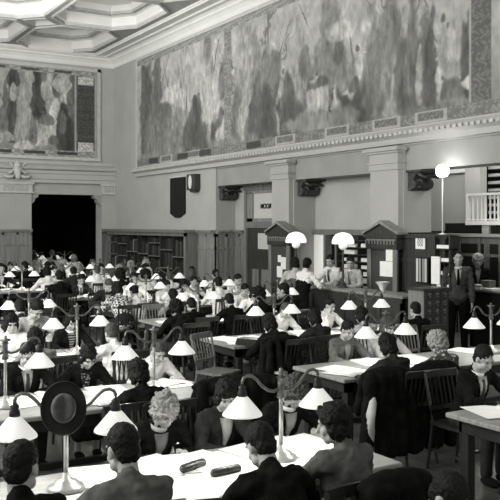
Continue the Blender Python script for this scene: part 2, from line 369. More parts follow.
# ------------------------------------------------------------------ back wall order
bm = bmesh.new()
prism(bm, [(YB, 3.62), (YB - .14, 3.62), (YB - .14, 3.72), (YB - .17, 3.75), (YB - .17, 3.9), (YB - .2, 3.93), (YB - .2, 4.02), (YB - .3, 4.06), (YB - .32, 4.14), (YB - .24, 4.2), (YB - .1, 4.24), (YB - .1, 4.34), (YB, 4.36)], 'x', -4.5, XW)
struct('trim_6', bm, M_wall2)
struct('trim_7', B((6.6, 7.74, YB - .08, YB, 2.1, 3.62), (10.15, XW, YB - .08, YB, 2.1, 3.62)), M_wall)
bm = B((6.6, 7.8, YB - .16, YB - .08, 3.27, 3.31), (6.6, 7.8, YB - .18, YB - .08, 3.55, 3.62), (10.09, XW, YB - .16, YB - .08, 3.27, 3.31), (10.09, XW, YB - .18, YB - .08, 3.55, 3.62), (6.6, 7.76, YB - .12, YB - .08, 3.31, 3.55), (10.13, XW, YB - .12, YB - .08, 3.31, 3.55))
x = 6.8
while x < 7.6: box(bm, x, x + .03, YB - .15, YB - .12, 3.35, 3.52); x += .06
x = 10.2
while x < XW - .06: box(bm, x, x + .03, YB - .15, YB - .12, 3.35, 3.52); x += .06
struct('trim_8', bm, M_frame)
bm = B((7.74, 10.15, YB + .02, YB + .3, 3.25, 3.62))
for s, xx in ((1, 7.74), (-1, 10.15)):
    prism(bm, [(xx, 3.25), (xx + s * .26, 3.25), (xx + s * .24, 3.15), (xx + s * .14, 3.1), (xx + s * .12, 3.0), (xx + s * .03, 2.93), (xx, 2.85)], 'y', YB + .0, YB + .28)
struct('trim_9', bm, M_beam)
# scroll cartouche
ct = thing('cartouche', 'carved plaster scroll ornament on the back wall cornice', 'ornament', (7.22, YB - .3, 3.72))
bm = bmesh.new(); ell(bm, (0, -.03, .3), (.13, .1, .27)); ell(bm, (0, -.1, .42), (.08, .06, .09)); ell(bm, (0, -.08, .1), (.09, .06, .13)); obj('shield', bm, M_frame, ct, True)
for s in (-1, 1):
    bm = bmesh.new(); tube(bm, [(s * (.12 + .17 * math.cos(t) ** 2 * (1 if t < 2 else .9)), -.03, .33 - .17 * math.cos(t)) for t in np.linspace(.2, 4.4, 14)], [.035] * 14); obj('scroll', bm, M_frame, ct, True)
    bm = bmesh.new(); tube(bm, [(s * .1, -.03, .1), (s * .2, -.04, .05), (s * .33, -.04, .05), (s * .45, -.03, .12)], [.04, .05, .045, .02]); obj('leaf', bm, M_frame, ct, True)

def wainscot(name, axis, a, b, at, z0=0, z1=2.0, step=.45, sgn=-1, m=M_pan2):
    """panelled oak: stiles standing proud of the field, a cap moulding and a short upper row of panels"""
    bm = bmesh.new()
    def bx(p0, p1, d, za, zb):
        if axis == 'y': box(bm, at, at + sgn * d, p0, p1, za, zb)
        else: box(bm, p0, p1, at, at + sgn * d, za, zb)
    bx(a, b, .03, z0, z1); n = max(1, round((b - a) / step)); w = (b - a) / n
    for k in range(n + 1): bx(max(a, a + k * w - .035), min(b, a + k * w + .035), .055, z0, z1)
    for k in range(n): bx(a + k * w + .12, a + (k + 1) * w - .12, .042, z0 + .25, z1 - .5)
    bx(a, b, .06, z0, z0 + .2); bx(a, b, .06, z1 - .42, z1 - .36); bx(a, b, .055, z1 - .08, z1)
    bx(a, b, .10, z1, z1 + .05); bx(a, b, .15, z1 + .05, z1 + .1)
    o = struct(name, bm, m); return o
wainscot('wainscot_back_left', 'x', 4.0, 7.74, YB - .08)
wainscot('wainscot_back_right', 'x', 10.15, XW - .1, YB - .08, step=.23, m=M_pan)
wainscot('wainscot_right', 'y', 19.6, 20.55, XW, step=.5)
wainscot('wainscot_jamb', 'x', XW, XW + .6, 19.6, step=.32, m=M_pan2)
wainscot('wainscot_recess', 'y', 19.02, 19.6, XW + .6, step=.3, m=M_pan)
wainscot('wainscot_pier', 'y', 15.85, 16.7, XW, step=.5, m=M_pan)
wainscot('wainscot_pier_near', 'y', 12.1, 13.1, XW, step=.5, m=M_dwood)
wainscot('wainscot_jamb_near', 'x', XW, XW + .7, 12.1, step=.7, m=M_dwood)

# pilasters with stepped caps on the right wall
for i, (ya, yb) in enumerate(((15.88, 16.6), (12.12, 12.92), (8.4, 9.25))):
    bm = B((XW - .12, XW, ya, yb, 2.1, 3.75), (XW - .16, XW, ya - .03, yb + .03, 3.3, 3.42), (XW - .19, XW, ya - .06, yb + .06, 3.42, 3.45),
           (XW - .15, XW, ya - .02, yb + .02, 3.45, 3.62), (XW - .2, XW, ya - .07, yb + .07, 3.62, 3.66), (XW - .26, XW, ya - .12, yb + .12, 3.66, 3.72))
    struct('trim_%d' % (10 + i), bm, M_wall)
# corbels: dark carved brackets under the beams
def corbel(y, label):
    t = thing('corbel', label, 'corbel', (XW, y, 2.9), 0, 'carved corbels under the beams')
    bm = bmesh.new(); prism(bm, [(0, 0), (-.06, 0), (-.2, .05), (-.24, .14), (-.14, .2), (-.2, .28), (-.34, .33), (-.36, .38), (0, .38)], 'x', .1, .55)
    obj('bracket', bm, mat('corbel_stone', .05, .7, 14, .5, bump=.6), t)
    bm = bmesh.new(); box(bm, .05, .6, -.42, 0, .34, .385); obj('abacus', bm, mat('corbel_stone', .05), t)
    bm = bmesh.new()
    for q in (.2, .45): tube(bm, [(q, -.22 - .07 * math.cos(a), .13 + .07 * math.sin(a)) for a in np.linspace(0, 5, 10)], .025)
    tube(bm, [(.1, -.3, .3), (.2, -.36, .24), (.35, -.32, .27), (.55, -.36, .24)], .03)
    obj('leaf_carving', bm, mat('corbel_stone', .05), t, True)
corbel(19.6, 'dark carved corbel left of the lettered glass door')
corbel(15.85, 'dark carved corbel over the service counter, middle one')
corbel(12.1, 'dark carved corbel beside the glowing globe lamp')

# ------------------------------------------------------------------ noticeboard and wall clock
t = thing('noticeboard', 'tall black tapered panel hanging on the plain right wall', 'wall panel', (XW, 21.87, 2.45))
bm = bmesh.new(); prism(bm, [(-.47, .12), (-.3, .06), (-.15, 0), (.15, 0), (.3, .06), (.47, .12), (.47, 1.16), (-.47, 1.16)], 'x', -.06, -.0); obj('board', bm, M_black, t)
obj('top_rail', B((-.09, 0, -.49, .49, 1.16, 1.2)), M_frame, t)
t = thing('wall_clock', 'small dark boxed wall clock with an oval white dial', 'clock', (XW, 20.75, 3.15))
obj('case', B((-.2, 0, -.26, .22, .06, .5), (-.16, 0, -.2, .1, 0, .06), bev=.01), mat('clock_case', .04), t)
bm = bmesh.new(); prism(bm, [(-.02 + .1 * math.cos(a), .28 + .19 * math.sin(a)) for a in np.linspace(0, 2 * PI, 24)[:-1]], 'x', -.215, -.2); obj('dial', bm, M_white, t)

# ------------------------------------------------------------------ bookcase of bound volumes
bc = thing('bookcase', 'long built-in oak bookcase of tall bound volumes under the plain wall', 'bookcase', (XW, 23.6, 0))
YA, YZ = 20.6, 26.7; L = YZ - YA; XB = XW - .02
bx = [(-.42, -.36, YA - 23.6, YZ - 23.6, 1.92, 2.02), (-.5, 0, YA - 23.65, YZ - 23.6, 2.02, 2.1), (-.42, 0, YA - 23.6, YA + .1 - 23.6, 0, 2.02), (-.42, 0, YZ - .08 - 23.6, YZ - 23.6, 0, 2.02), (-.42, 0, YA - 23.6, YZ - 23.6, 0, .12)]
obj('carcass', B(*bx), M_pan, bc)
obj('back_panel', B((-.03, -.005, YA - 23.6, YZ - 23.6, 0, 2.0)), M_ddwood, bc)
ncol = 7; w = (L - .2) / ncol; nb = 0
BKM = [mat('book_cloth_%d' % k, g, .6, 30, .3) for k, g in enumerate((.008, .012, .018, .028, .05))] + [mat('book_buckram', .22, .6, 30, .2)]
bkmesh = {}
def book_mesh(th, h, d, k):
    key = (th, h, d, k)
    if key not in bkmesh:
        bm = bmesh.new(); box(bm, -d, 0, 0, th * .93, 0, h, bev=.008)
        for z in (.2, .75): box(bm, -d - .004, -d, .004, th * .93 - .004, h * z, h * z + .012)
        bkmesh[key] = mesh('book', bm, BKM[k])
    return bkmesh[key]
for c in range(ncol):
    y0 = YA + .1 + c * w
    if c: obj('divider', B((-.36, -.03, y0 - .012 - 23.6, y0 + .012 - 23.6, .12, 1.92)), M_dwood, bc)
    zz = .3 + random.uniform(0, .2)
    while zz < 1.75:
        hh = min(random.choice((.42, .5, .36)), 1.92 - zz)
        obj('shelf', B((-.37, -.03, y0 - 23.6 + .012, y0 + w - 23.6 - .012, zz - .025, zz)), M_pan, bc)
        if zz > 1.0 - .2:
            y = y0 + .02
            while y < y0 + w - .16:
                th = random.choice((.07, .09, .11, .13))
                if random.random() < .9 and hh > .2:
                    k = random.choice((0, 0, 1, 1, 2, 2, 3, 4)) if random.random() > .04 else 5
                    h = round((hh - .04) * random.choice((.97, .9, .82)), 2)
                    o = link('bound_volume', book_mesh(th, h, .27, k), None, (XB - .02, y, zz)); nb += 1
                    tag(o, 'dark bound volume shelved in the built-in bookcase' if k < 5 else 'pale bound volume shelved in the built-in bookcase', 'book', 'volumes in the bookcase')
                    o['_bay'] = (c, zz)
                y += th
        zz += hh + .03
for o in COL.objects:
    if '_bay' in o: del o['_bay']

# ------------------------------------------------------------------ door with lettered transom (bay 0)
dr = struct('door_1', B((XW + .5, XW + .62, 18.85, 18.98, 0, 3.28), (XW + .5, XW + .62, 16.86, 17.0, 0, 3.28), (XW + .48, XW + .62, 16.86, 18.98, 3.14, 3.28), (XW + .5, XW + .62, 17.0, 18.85, 2.16, 2.32)), M_pan)
obj('transom_glass', B((XW + .57, XW + .585, 17.05, 18.6, 2.4, 3.06)), M_frost, dr)
obj('transom_frame', B((XW + .53, XW + .61, 17.0, 18.85, 3.06, 3.14), (XW + .53, XW + .61, 18.58, 18.85, 2.32, 3.08), (XW + .53, XW + .61, 17, 18.85, 2.3, 2.41)), M_pan2, dr)
obj('door_leaf', B((XW + .55, XW + .6, 17.0, 18.85, 0, 1.62), (XW + .55, XW + .6, 18.38, 18.85, 1.62, 2.16), (XW + .55, XW + .6, 17.0, 17.2, 1.62, 2.16), (XW + .55, XW + .6, 17.2, 18.38, 2.03, 2.16), (XW + .52, XW + .55, 17.15, 18.45, 1.45, 1.6)), M_dwood, dr)
obj('door_glass', B((XW + .57, XW + .585, 17.15, 18.42, 1.6, 2.05)), M_frost, dr)
obj('door_panel', B((XW + .535, XW + .55, 17.7, 18.15, .2, 1.1), (XW + .535, XW + .55, 18.3, 18.6, .2, 1.1)), M_pan, dr)
cu = bpy.data.curves.new('lettering', 'FONT'); cu.body = 'ROOM'; cu.size = .17; cu.extrude = .004; cu.align_x = 'CENTER'; cu.offset = .006
to = bpy.data.objects.new('lettering', cu); COL.objects.link(to); dg = bpy.context.evaluated_depsgraph_get()
tm = bpy.data.meshes.new_from_object(to.evaluated_get(dg)); bpy.data.objects.remove(to); tm.materials.clear(); tm.materials.append(M_black)
to = link('lettering', tm, dr, (XW + .56, 17.97, 2.66)); to.rotation_euler = (PI / 2, 0, PI / 2)     # seen from its reverse side

# pedimented bulletin cases at the feet of the pilasters
def aedicule(y, label):
    t = thing('notice_case', label, 'notice case', (XW - .12, y, 0), 0)
    w = .46
    obj('case_body', B((-.16, 0, -w + .08, w - .08, 0, 1.78)), M_dwood, t)
    for s in (-1, 1): obj('pilaster_strip', B((-.19, -.155, s * (w - .08) - .06, s * (w - .08) + .06, 0, 1.78)), M_pan, t)
    bm = B((-.21, 0, -w, w, 1.78, 2.0), (-.24, 0, -w - .04, w + .04, 2.0, 2.06)); obj('entablature', bm, M_dwood, t)
    bm = bmesh.new()
    box(bm, -.215, -.21, -w + .04, w - .04, 1.94, 1.97)
    for k in range(10): box(bm, -.225, -.21, -w + .06 + k * .09, -w + .10 + k * .09, 1.87, 1.95)
    obj('dentils', bm, M_pan, t)
    bm = bmesh.new()
    prism(bm, [(-w - .02, 2.06), (w + .02, 2.06), (0, 2.25)], 'x', -.19, 0); obj('tympanum', bm, M_dwood, t)
    for s in (-1, 1):
        bm = bmesh.new(); prism(bm, [(s * (w + .07), 2.06), (s * (w + .07), 2.1), (0, 2.33), (0, 2.27)], 'x', -.25, 0); obj('raking_cornice', bm, M_pan2, t)  # paler oak paints in the light on the top slope
    obj('board', B((-.17, -.16, -w + .16, w - .16, .9, 1.74)), mat('notice_board', .05), t)
    return t
a1 = aedicule(16.02, 'pedimented oak notice case at the foot of the left pilaster')
a2 = aedicule(12.38, 'pedimented oak notice case at the foot of the right pilaster')
def sheet(u0, u1, v0, v1, label, dx=0):
    x = XW - .295 - dx; ya, yb = wall_y(u1, x), wall_y(u0, x); z1 = at_x(u0, v0, x)[1]; z0 = at_x(u0, v1, x)[1]
    tag(obj('paper_notice', B((x - .004, x, ya, yb, z0, z1)), M_paper), label, 'notice')
sheet(281, 286, 257, 269, 'white sheet pinned in the left notice case, upper right one')
sheet(278, 281.3, 255, 262, 'small narrow sheet pinned in the left notice case, upper left one')
sheet(277, 282.5, 266, 277, 'white sheet pinned in the left notice case, lowest one', .005)
sheet(386, 393.6, 246, 261, 'tall white sheet pinned in the right notice case, upper one')
sheet(380, 393, 261, 276, 'wide white sheet pinned in the right notice case, lower one', .005)

# ------------------------------------------------------------------ hatch behind the service counter (bay 1)
h = struct('window_1', B((XW + .5, XW + .62, 13.1, 15.85, 2.02, 2.14), (XW + .45, XW + .62, 14.66, 14.9, 0, 2.02), (XW + .45, XW + .62, 15.25, 15.33, .8, 2.02), (XW + .5, XW + .62, 13.1, 15.85, 0, .85)), M_pan)
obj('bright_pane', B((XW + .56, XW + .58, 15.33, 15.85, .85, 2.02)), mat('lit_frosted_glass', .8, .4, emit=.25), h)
ps = thing('pigeonhole_rack', 'dark rack of pigeonholes full of paper slips behind the counter', 'shelf rack', (XW + .6, 13.9, .85))
bx = [(-.02, .0, -.72, .72, 0, 1.15), (-.3, 0, -.74, -.7, 0, 1.15), (-.3, 0, .7, .74, 0, 1.15), (-.3, 0, -.02, .0, 0, 1.15)]
for k in range(8): bx.append((-.3, 0, -.72, .72, k * .15, k * .15 + .02))
obj('rack', B(*bx), M_dwood, ps)
for k in range(7):
    for c, yc in enumerate((-.36, .36)):
        if random.random() < .92:
            th = random.uniform(.04, .09); wd = random.uniform(.2, .3)
            o = obj('paper_stack', B((-.26, -.03, yc - wd, yc + wd, 0, th), (-.28, -.05, yc - wd * .6, yc + wd * .9, th, th + .015)), M_paper, None)
            o.location = (XW + .6, 13.9, .85 + k * .15 + .02)
            tag(o, 'stack of white slips in the %s pigeonhole of the rack, %s column' % (['lowest', 'second lowest', 'third lowest', 'middle', 'third highest', 'second highest', 'highest'][k], ['near', 'far'][c]), 'paper stack', 'paper stacks in the pigeonholes')

# service counter
sc = thing('service_counter', 'dark panelled service counter where two staff stand', 'counter', (9.35, 12, 0))
obj('counter_top', B((-.05, .5, -1.35, 2.05, 1.0, 1.05), (0, 1.15, 1.55, 2.05, 1.0, 1.05), bev=.01), M_pan2, sc)
obj('counter_front', B((0, .06, -1.3, 2.0, 0, 1.0), (0, 1.1, 1.95, 2.0, 0, 1.0), (0, .5, -1.3, -1.24, 0, 1)), M_dwood, sc)
bm = bmesh.new()
for k in range(6): box(bm, -.02, 0, -1.25 + k * .51, -1.18 + k * .51, 0, 1.0)
box(bm, -.025, 0, -1.3, 1.85, .92, 1.0); box(bm, -.025, 0, -1.3, 1.85, 0, .12); obj('stile', bm, M_dwood, sc)

def dome_lamp(u, x, label):
    y = x / ray(u); t = thing('counter_lamp', label, 'lamp', (x, y, 1.05), 0, 'white dome lamps over the counter')
    bm = bmesh.new(); lathe(bm, [(.1, 0), (.1, .02), (.05, .035), (.022, .06), (.02, .84), (.0, .85)], 14, cap=False); obj('stand', bm, M_dwood, t, True)
    bm = bmesh.new(); R = .215
    lathe(bm, [(R * .95, .83), (R * 1.0, .85), (R * .97, .9), (R * .86, .96), (R * .66, 1.01), (R * .35, 1.04), (.03, 1.05)], 24, cap=False); obj('shade', bm, M_shadein, t, True)
    bm = bmesh.new(); lathe(bm, [(.04, .72), (.08, .76), (.085, .83), (.05, .87), (.03, .88)], 14); obj('socket', bm, mat('lit_socket', .7, .3, emit=.3), t, True)
    l = bpy.data.lights.new('bulb', 'POINT'); l.energy = 14; l.shadow_soft_size = .05; l.color = (1, 1, .95); o = link('bulb', l, t, (0, 0, .76))
dome_lamp(343, 9.6, 'tall dome lamp in front of the second counter clerk')
dome_lamp(296, 9.45, 'tall dome lamp above the two women at the counter')

# card catalogue cabinet with hanging charts above
cx, cy = 9.2, 10.03
cc = thing('card_catalogue', 'oak card catalogue cabinet with small labelled drawers', 'cabinet', (cx, cy, 0))
obj('side_panel', B((0, .02, 0, .36, .35, 1.2)), mat('catalogue_side', .2, .4, 4, .2, stretch=(5, 5, .6)), cc)
obj('carcass', B((.02, .55, 0.01, .36, .35, 1.18), (-.02, .58, -.02, .38, 1.18, 1.22)), M_dwood, cc)
for dx in (.03, .5):
    for dy in (.04, .3): obj('leg', B((dx, dx + .05, dy, dy + .05, 0, .35)), M_tleg, cc)
for r in range(6):
    for c in range(3):
        d = obj('drawer', B((.04 + c * .165, .04 + c * .165 + .155, -.012, .02, (.37 + r * .134), (.37 + r * .134) + .122), bev=.004), M_dwood, cc)
        bm = bmesh.new(); x = .04 + c * .165 + .078; z = (.37 + r * .134) + .07
        box(bm, x - .03, x + .03, -.02, -.012, z, z + .035); obj('label_holder', bm, M_brass, d)
        bm = bmesh.new(); ell(bm, (x, -.028, z - .025), (.012, .014, .012), n=8, m=6); obj('knob', bm, M_brass, d)
def flatsheet(name, u0, u1, v0, v1, x, lab, m, cat='sign', depth=.012, extra=None):
    ya, yb = wall_y(u1, x), wall_y(u0, x); um = (u0 + u1) / 2; z1 = at_x(um, v0, x)[1]; z0 = at_x(um, v1, x)[1]
    t = thing(name, lab, cat, (x, (ya + yb) / 2, z0)); w = (yb - ya) / 2; hh = z1 - z0
    obj('backing', B((-depth, 0, -w, w, 0, hh)), m, t); return t, w, hh
t, w, hh = flatsheet('calendar', 416, 425.5, 235.5, 249, XW - .16, 'small white printed card on the dark cupboard above the charts', M_paper)
obj('print', B((-.015, -.012, -w + .05, w - .05, .05, hh - .05)), pattern_mat('printed_calendar', .25, .7, 30, 'check'), t)
# dark cupboard between pilaster and catalogue
t = thing('tall_cupboard', 'tall dark oak cupboard beside the right notice case', 'cupboard', (XW - .14, 11.5, 0))
obj('carcass', B((-.0, .12, -.66, .58, 0, 2.0), (-.05, .12, -.74, .6, 2.0, 2.07)), M_dwood, t)
obj('frame', B((-.02, 0, -.66, -.6, 0, 2), (-.02, 0, .5, .58, 0, 2), (-.02, 0, -.6, .5, 1.55, 1.62), (-.02, 0, -.6, .5, .95, 1.0)), M_dwood, t)
for u0, u1, v0, v1, lab, strip in ((417, 429, 257, 283.5, 'framed chart of narrow light strips beside the card catalogue', True), (432, 440.5, 256.5, 284, 'tall white hanging chart above the catalogue, right one', False)):
    t, w, hh = flatsheet('hanging_chart', u0, u1, v0, v1, XW - (.2 if strip else .25), lab, M_iron if strip else M_paper, 'chart', .02)
    if strip:
        for k, q in enumerate((-.8, -.35, .22, .62)):
            obj('strip', B((-.028, -.02, -w * q - w * .16, -w * q + w * .16, .03, hh - .03)), mat('strip_%d' % k, (.6, .35, .25, .55)[k], .4), t)
t = thing('chart_shelf', 'dark shelf column with white slips left of the partition', 'shelf rack', (XW - .05, 10.82, 1.1))
obj('rack', B((0, .04, -.2, .2, 0, .95), (-.2, 0, -.2, -.17, 0, .95), (-.2, 0, .17, .2, 0, .95), *[(-.2, 0, -.2, .2, .02 + k * .23, .04 + k * .23) for k in range(5)]), M_dwood, t)
for k in range(4):
    o = obj('paper_stack', B((-.18, -.02, -.15, .15, 0, .06)), M_paper); o.location = (XW - .05, 10.82, 1.1 + .04 + k * .23)
    tag(o, 'white slips on the %s shelf left of the partition' % ['lowest', 'second lowest', 'second highest', 'top'][k], 'paper stack', 'slips on the narrow shelves')

# ------------------------------------------------------------------ alcove beyond the right opening
XP = 12.6
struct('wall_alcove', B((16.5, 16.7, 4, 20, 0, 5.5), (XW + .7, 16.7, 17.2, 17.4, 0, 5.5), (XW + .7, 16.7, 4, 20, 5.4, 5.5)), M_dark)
struct('wall_alcove_panel', B((XP + .9, XP + 1.1, wall_y(480, XP + .9), 14.9, 2.1, 4.6)), M_wall)
struct('trim_13', B((XP + .7, XP + .9, wall_y(480, XP + .7), wall_y(465, XP + .7), 2.1, 4.6)), M_wall)
struct('trim_14', B((XP + .86, XP + .9, wall_y(465, XP + .86), wall_y(447, XP + .86), at_x(455, 173, XP + .86)[1], at_x(455, 166, XP + .86)[1])), mat('lit_band_paint', .8))  # light painted in: paler colour for the lit band on the panel
pt = struct('partition', B((XP, XP + .08, 8.0, 13.6, 0, 2.0), (XP - .03, XP, 8, 13.6, 1.6, 1.66), *[(XP - .025, XP, 8.2 + k * .55, 8.27 + k * .55, 0, 2.0) for k in range(10)]), M_pan)
obj('ledge', B((XP - .14, XP + .12, 8.0, 13.6, 2.0, 2.06)), mat('partition_ledge', .3, .4), pt)
obj('opening_shade_sheet', B((XP - .012, XP - .001, wall_y(484, XP), wall_y(457, XP), 0, 1.86)), M_black, pt)  # black sheets on the solid partition stand in for the shade inside openings
obj('opening_shade_sheet', B((XP - .012, XP - .001, 8.1, wall_y(490, XP), .0, 1.86)), M_black, pt)
t = thing('dark_windows', 'row of dark low blocks standing in for windows above the partition', 'cupboard', (XP + .4, 11, 2.02))  # solid dark blocks stand in for the dark windows over the ledge
ya, yb = wall_y(482, XP + .4), wall_y(445, XP + .4)
obj('left_window_block', B((0, .3, ya - 11, yb - 11, 0, .26)), M_ddwood, t)
obj('right_window_block', B((0, .3, -2.4, wall_y(491, XP + .4) - 11, 0, .2)), M_ddwood, t)
t = thing('balcony_railing', 'white balcony railing in the alcove at upper right', 'railing', (XP + .3, 10, 2.32))
yr0, yr1 = 7.8 - 10, wall_y(467, XP + .3) - 10
obj('floor_edge', B((-.05, 1.2, yr0, yr1, -.08, 0)), M_white, t)
obj('top_rail', B((-.03, .03, yr0, yr1, .53, .58)), M_white, t)
obj('bottom_rail', B((-.02, .02, yr0, yr1, .02, .04)), M_white, t)
obj('corner_post', B((-.035, .035, yr1 - .07, yr1, 0, .58)), M_white, t)
y = yr1 - .2; k = 0
while y > -1.6:
    obj('baluster', B((-.012, .012, y, y + (.024 if k % 3 else .045), 0, .54)), M_white, t); y -= .115; k += 1
t = thing('book_stack_tower', 'pale open bookstack behind the white balcony railing', 'bookstack', (XP + 1.0, 9.6, 2.32))
obj('frame', B(*[(0, .4, -1.4 + q * .5, -1.37 + q * .5, 0, 1.5) for q in range(4)], *[(0, .4, -1.4, wall_y(488, XP + 1) - 9.6, k * .16, k * .16 + .06) for k in range(10)]), mat('stack_metal', .3), t)
o = obj('white_box', B((0, .2, 0, .2, 0, .24)), M_white); o.location = (XP + .4, wall_y(489, XP + .4), 2.06); tag(o, 'small white box on the partition ledge below the railing', 'box')
# service desk in the alcove
t = thing('enquiry_desk', 'dark enquiry desk in the alcove where a woman stands', 'desk', (11.4, 9.8, 0))
yd0, yd1 = 8.0 - 9.8, wall_y(466, 11.3) - 9.8
obj('desk_top', B((-.05, .6, yd0, yd1, 1.02, 1.06), bev=.008), M_pan, t); obj('desk_front', B((0, .05, yd0, yd1, 0, 1.02), (.0, .55, yd1 - .06, yd1 - .01, 0, 1.02)), M_ddwood, t)
for k, (u, dz, hh, wd) in enumerate(((479, 0, .05, .22), (479.5, .05, .035, .2), (491, 0, .04, .2))):
    y = wall_y(u, 11.45); o = obj('book', B((-.1, .12, -wd / 2 * 1.2, wd / 2 * 1.2, 0, hh), bev=.004), M_paper if k != 1 else mat('book_grey', .3)); o.location = (11.45, y, 1.06 + dz)
    tag(o, ['pale book flat on the enquiry desk, lower one', 'grey book lying on top of the pale one on the enquiry desk', 'thin pale book at the right end of the enquiry desk'][k], 'book')
o = obj('card_box', B((-.08, .1, -.1, .1, 0, .17), bev=.005), mat('card_box', .12)); o.location = (11.5, wall_y(488, 11.5), 1.06); tag(o, 'upright grey card box on the enquiry desk', 'box')

# glowing globe on white pole
x = 10.48; y = x / ray(442.5); zt = zof(171, x, y)
t = thing('globe_lamp', 'glowing bare globe lamp on a thin white pole on the cupboard by the alcove', 'lamp', (x, y, 0))
bm = bmesh.new(); tube(bm, [(0, 0, 2.09), (0, 0, zt - .06)], .012); lathe(bm, [(.06, 2.07), (.06, 2.085), (.02, 2.1)], 12); obj('pole', bm, mat('white_pole', .8, .3), t, True)
bm = bmesh.new(); ell(bm, (0, 0, zt), (.12, .12, .12)); obj('globe', bm, M_globe, t, True)
bm = bmesh.new(); lathe(bm, [(.05, zt - .13), (.06, zt - .1), (.05, zt - .08)], 12); obj('fitter', bm, M_white, t, True)
l = bpy.data.lights.new('bulb', 'POINT'); l.energy = 10; l.shadow_soft_size = .1; link('bulb', l, t, (-.25, -.2, zt))

# ------------------------------------------------------------------ tables
ROW = [4.55 + 2.48 * k for k in range(-1, 8)]           # first entry is the row below the frame
ORD = ['nearest', 'first', 'second', 'third', 'fourth', 'fifth', 'sixth', 'seventh', 'eighth', 'ninth']
TW = .46; TZ = .72
def left_x1(y): return 3.58 + .03 * (y - 4.6)
def right_x0(y): return 4.83 + .065 * (y - 4.6) if y < 18 else 4.75 + .12 * (y - 19.4)
def table(x0, x1, yc, label, group):
    t = thing('reading_table', label, 'table', ((x0 + x1) / 2, yc, 0), 0, group); w = (x1 - x0) / 2
    obj('tabletop', B((-w, w, -TW, TW, TZ - .04, TZ), bev=.008), M_table, t)
    obj('apron', B((-w + .08, w - .08, -TW + .08, -TW + .11, TZ - .15, TZ - .04), (-w + .08, w - .08, TW - .11, TW - .08, TZ - .15, TZ - .04), (-w + .08, -w + .11, -TW + .08, TW - .08, TZ - .15, TZ - .04), (w - .11, w - .08, -TW + .08, TW - .08, TZ - .15, TZ - .04)), M_tleg, t)
    for sx in (-1, 1):
        for sy in (-1, 1):
            a = sx * (w - .14); b = sy * (TW - .12); obj('leg', B((a - .04, a + .04, b - .04, b + .04, 0, TZ - .04), bev=.006), M_tleg, t)
    obj('stretcher', B((-w + .14, w - .14, -.03, .03, .15, .2)), M_tleg, t)
for k in range(0, 5):
    y = ROW[k]; table(left_x1(y) - 2.75, left_x1(y), y, 'long reading table in the left block, %s row from the camera' % ORD[k], 'left block tables')
for k in range(1, 9):
    y = ROW[k]; table(right_x0(y), 8.15 + .12 * min(k, 6), y, 'long reading table in the right block, %s row from the camera' % ORD[k], 'right block tables')
for k, (x0, x1, y) in enumerate(((7.9, 10.1, 28.9), (7.9, 10.1, 31.4))): table(x0, x1, y, 'reading table in the dark room beyond the doorway, %s one' % ['nearer', 'farther'][k], 'anteroom tables')

# ------------------------------------------------------------------ lamps
def lamp_proto():
    t = thing('twin_desk_lamp', '', 'lamp', (0, 0, 0)); P = .57
    bm = bmesh.new(); lathe(bm, [(.105, 0), (.11, .012), (.1, .03), (.07, .038), (.065, .055), (.03, .065), (.016, .1)], 20); obj('base', bm, M_pole, t, True)
    bm = bmesh.new(); tube(bm, [(0, 0, .06), (0, 0, P - .02)], .0135, 10); obj('pole', bm, M_pole, t, True)
    bm = bmesh.new(); lathe(bm, [(.02, -.17), (.03, -.16), (.022, -.13), (.022, -.04), (.03, -.035), (.02, -.02), (.045, -.012), (.045, 0), (.012, .006), (.014, .02), (.004, .03)], 14, (0, 0, P)); obj('finial', bm, M_brass, t, True)
    for s in (-1, 1):
        pts = [(s * a, 0, P + b) for a, b in ((.02, -.11), (.05, -.12), (.09, -.112), (.14, -.08), (.18, -.035), (.215, -.008), (.25, -.002), (.276, -.016), (.285, -.04), (.285, -.07))]
        bm = bmesh.new(); tube(bm, pts, .0105, 8); a = obj('arm', bm, M_brass, t, True)
        bm = bmesh.new(); lathe(bm, [(.014, 0), (.026, -.01), (.022, -.03), (.03, -.045), (.032, -.07)], 14, (s * .285, 0, P - .06)); obj('socket', bm, M_iron, a, True)
        bm = bmesh.new(); lathe(bm, [(.03, 0), (.038, -.008), (.124, -.108), (.128, -.12), (.124, -.12), (.116, -.108), (.03, -.012)], 24, (s * .285, 0, P - .128), cap=False); obj('shade', bm, M_shade, t, True)
        l = bpy.data.lights.new('bulb', 'POINT'); l.energy = 6.5; l.shadow_soft_size = .025; l.color = (1, 1, .94); link('bulb', l, t, (s * .285, 0, P - .23))
    return t
LP = lamp_proto(); first = [True]
def put_lamp(x, y, label, group, rz=0, z=TZ):
    t = LP if first[0] else copy_tree(LP); first[0] = False
    t.location = (x, y, z); t.rotation_euler = (0, 0, rz + random.uniform(-.08, .08)); tag(t, label, 'lamp', group); return t
LU = {1: (None, None), 2: (386, 491), 3: (274, 365.6), 4: (198, 278), 5: (146, 217), 6: (104, 168), 7: (62, 130.5, 22), 8: (40, 100, 5)}
lx = {1: (6.0, 7.35), 2: (6.07, 7.45), 3: (6.15, 7.42), 4: (6.22, 7.85), 5: (6.35, 8.15), 6: (6.5, 8.3), 7: (6.6, 8.42, 5), 8: (6.7, 8.5, 5)}
lx = {k: tuple(ROW[k] * ray(u) if u else d for u, d in zip(LU[k], lx[k])) for k in lx}
ly = {1: (4.67 * ray(66), 4.55 * ray(281)), 2: (1.8, ROW[2] * ray(154)), 3: (2.0, ROW[3] * ray(77)), 4: (2.1, ROW[4] * ray(29))}
for k in range(1, 9):
    for i, x in enumerate(lx[k]): put_lamp(x, ROW[k], 'twin-shade brass desk lamp, %s one on the %s row right block table' % (['left', 'right', 'leftmost'][i] if len(lx[k]) == 2 or i else 'middle', ORD[k]), 'lamps on the right block tables')
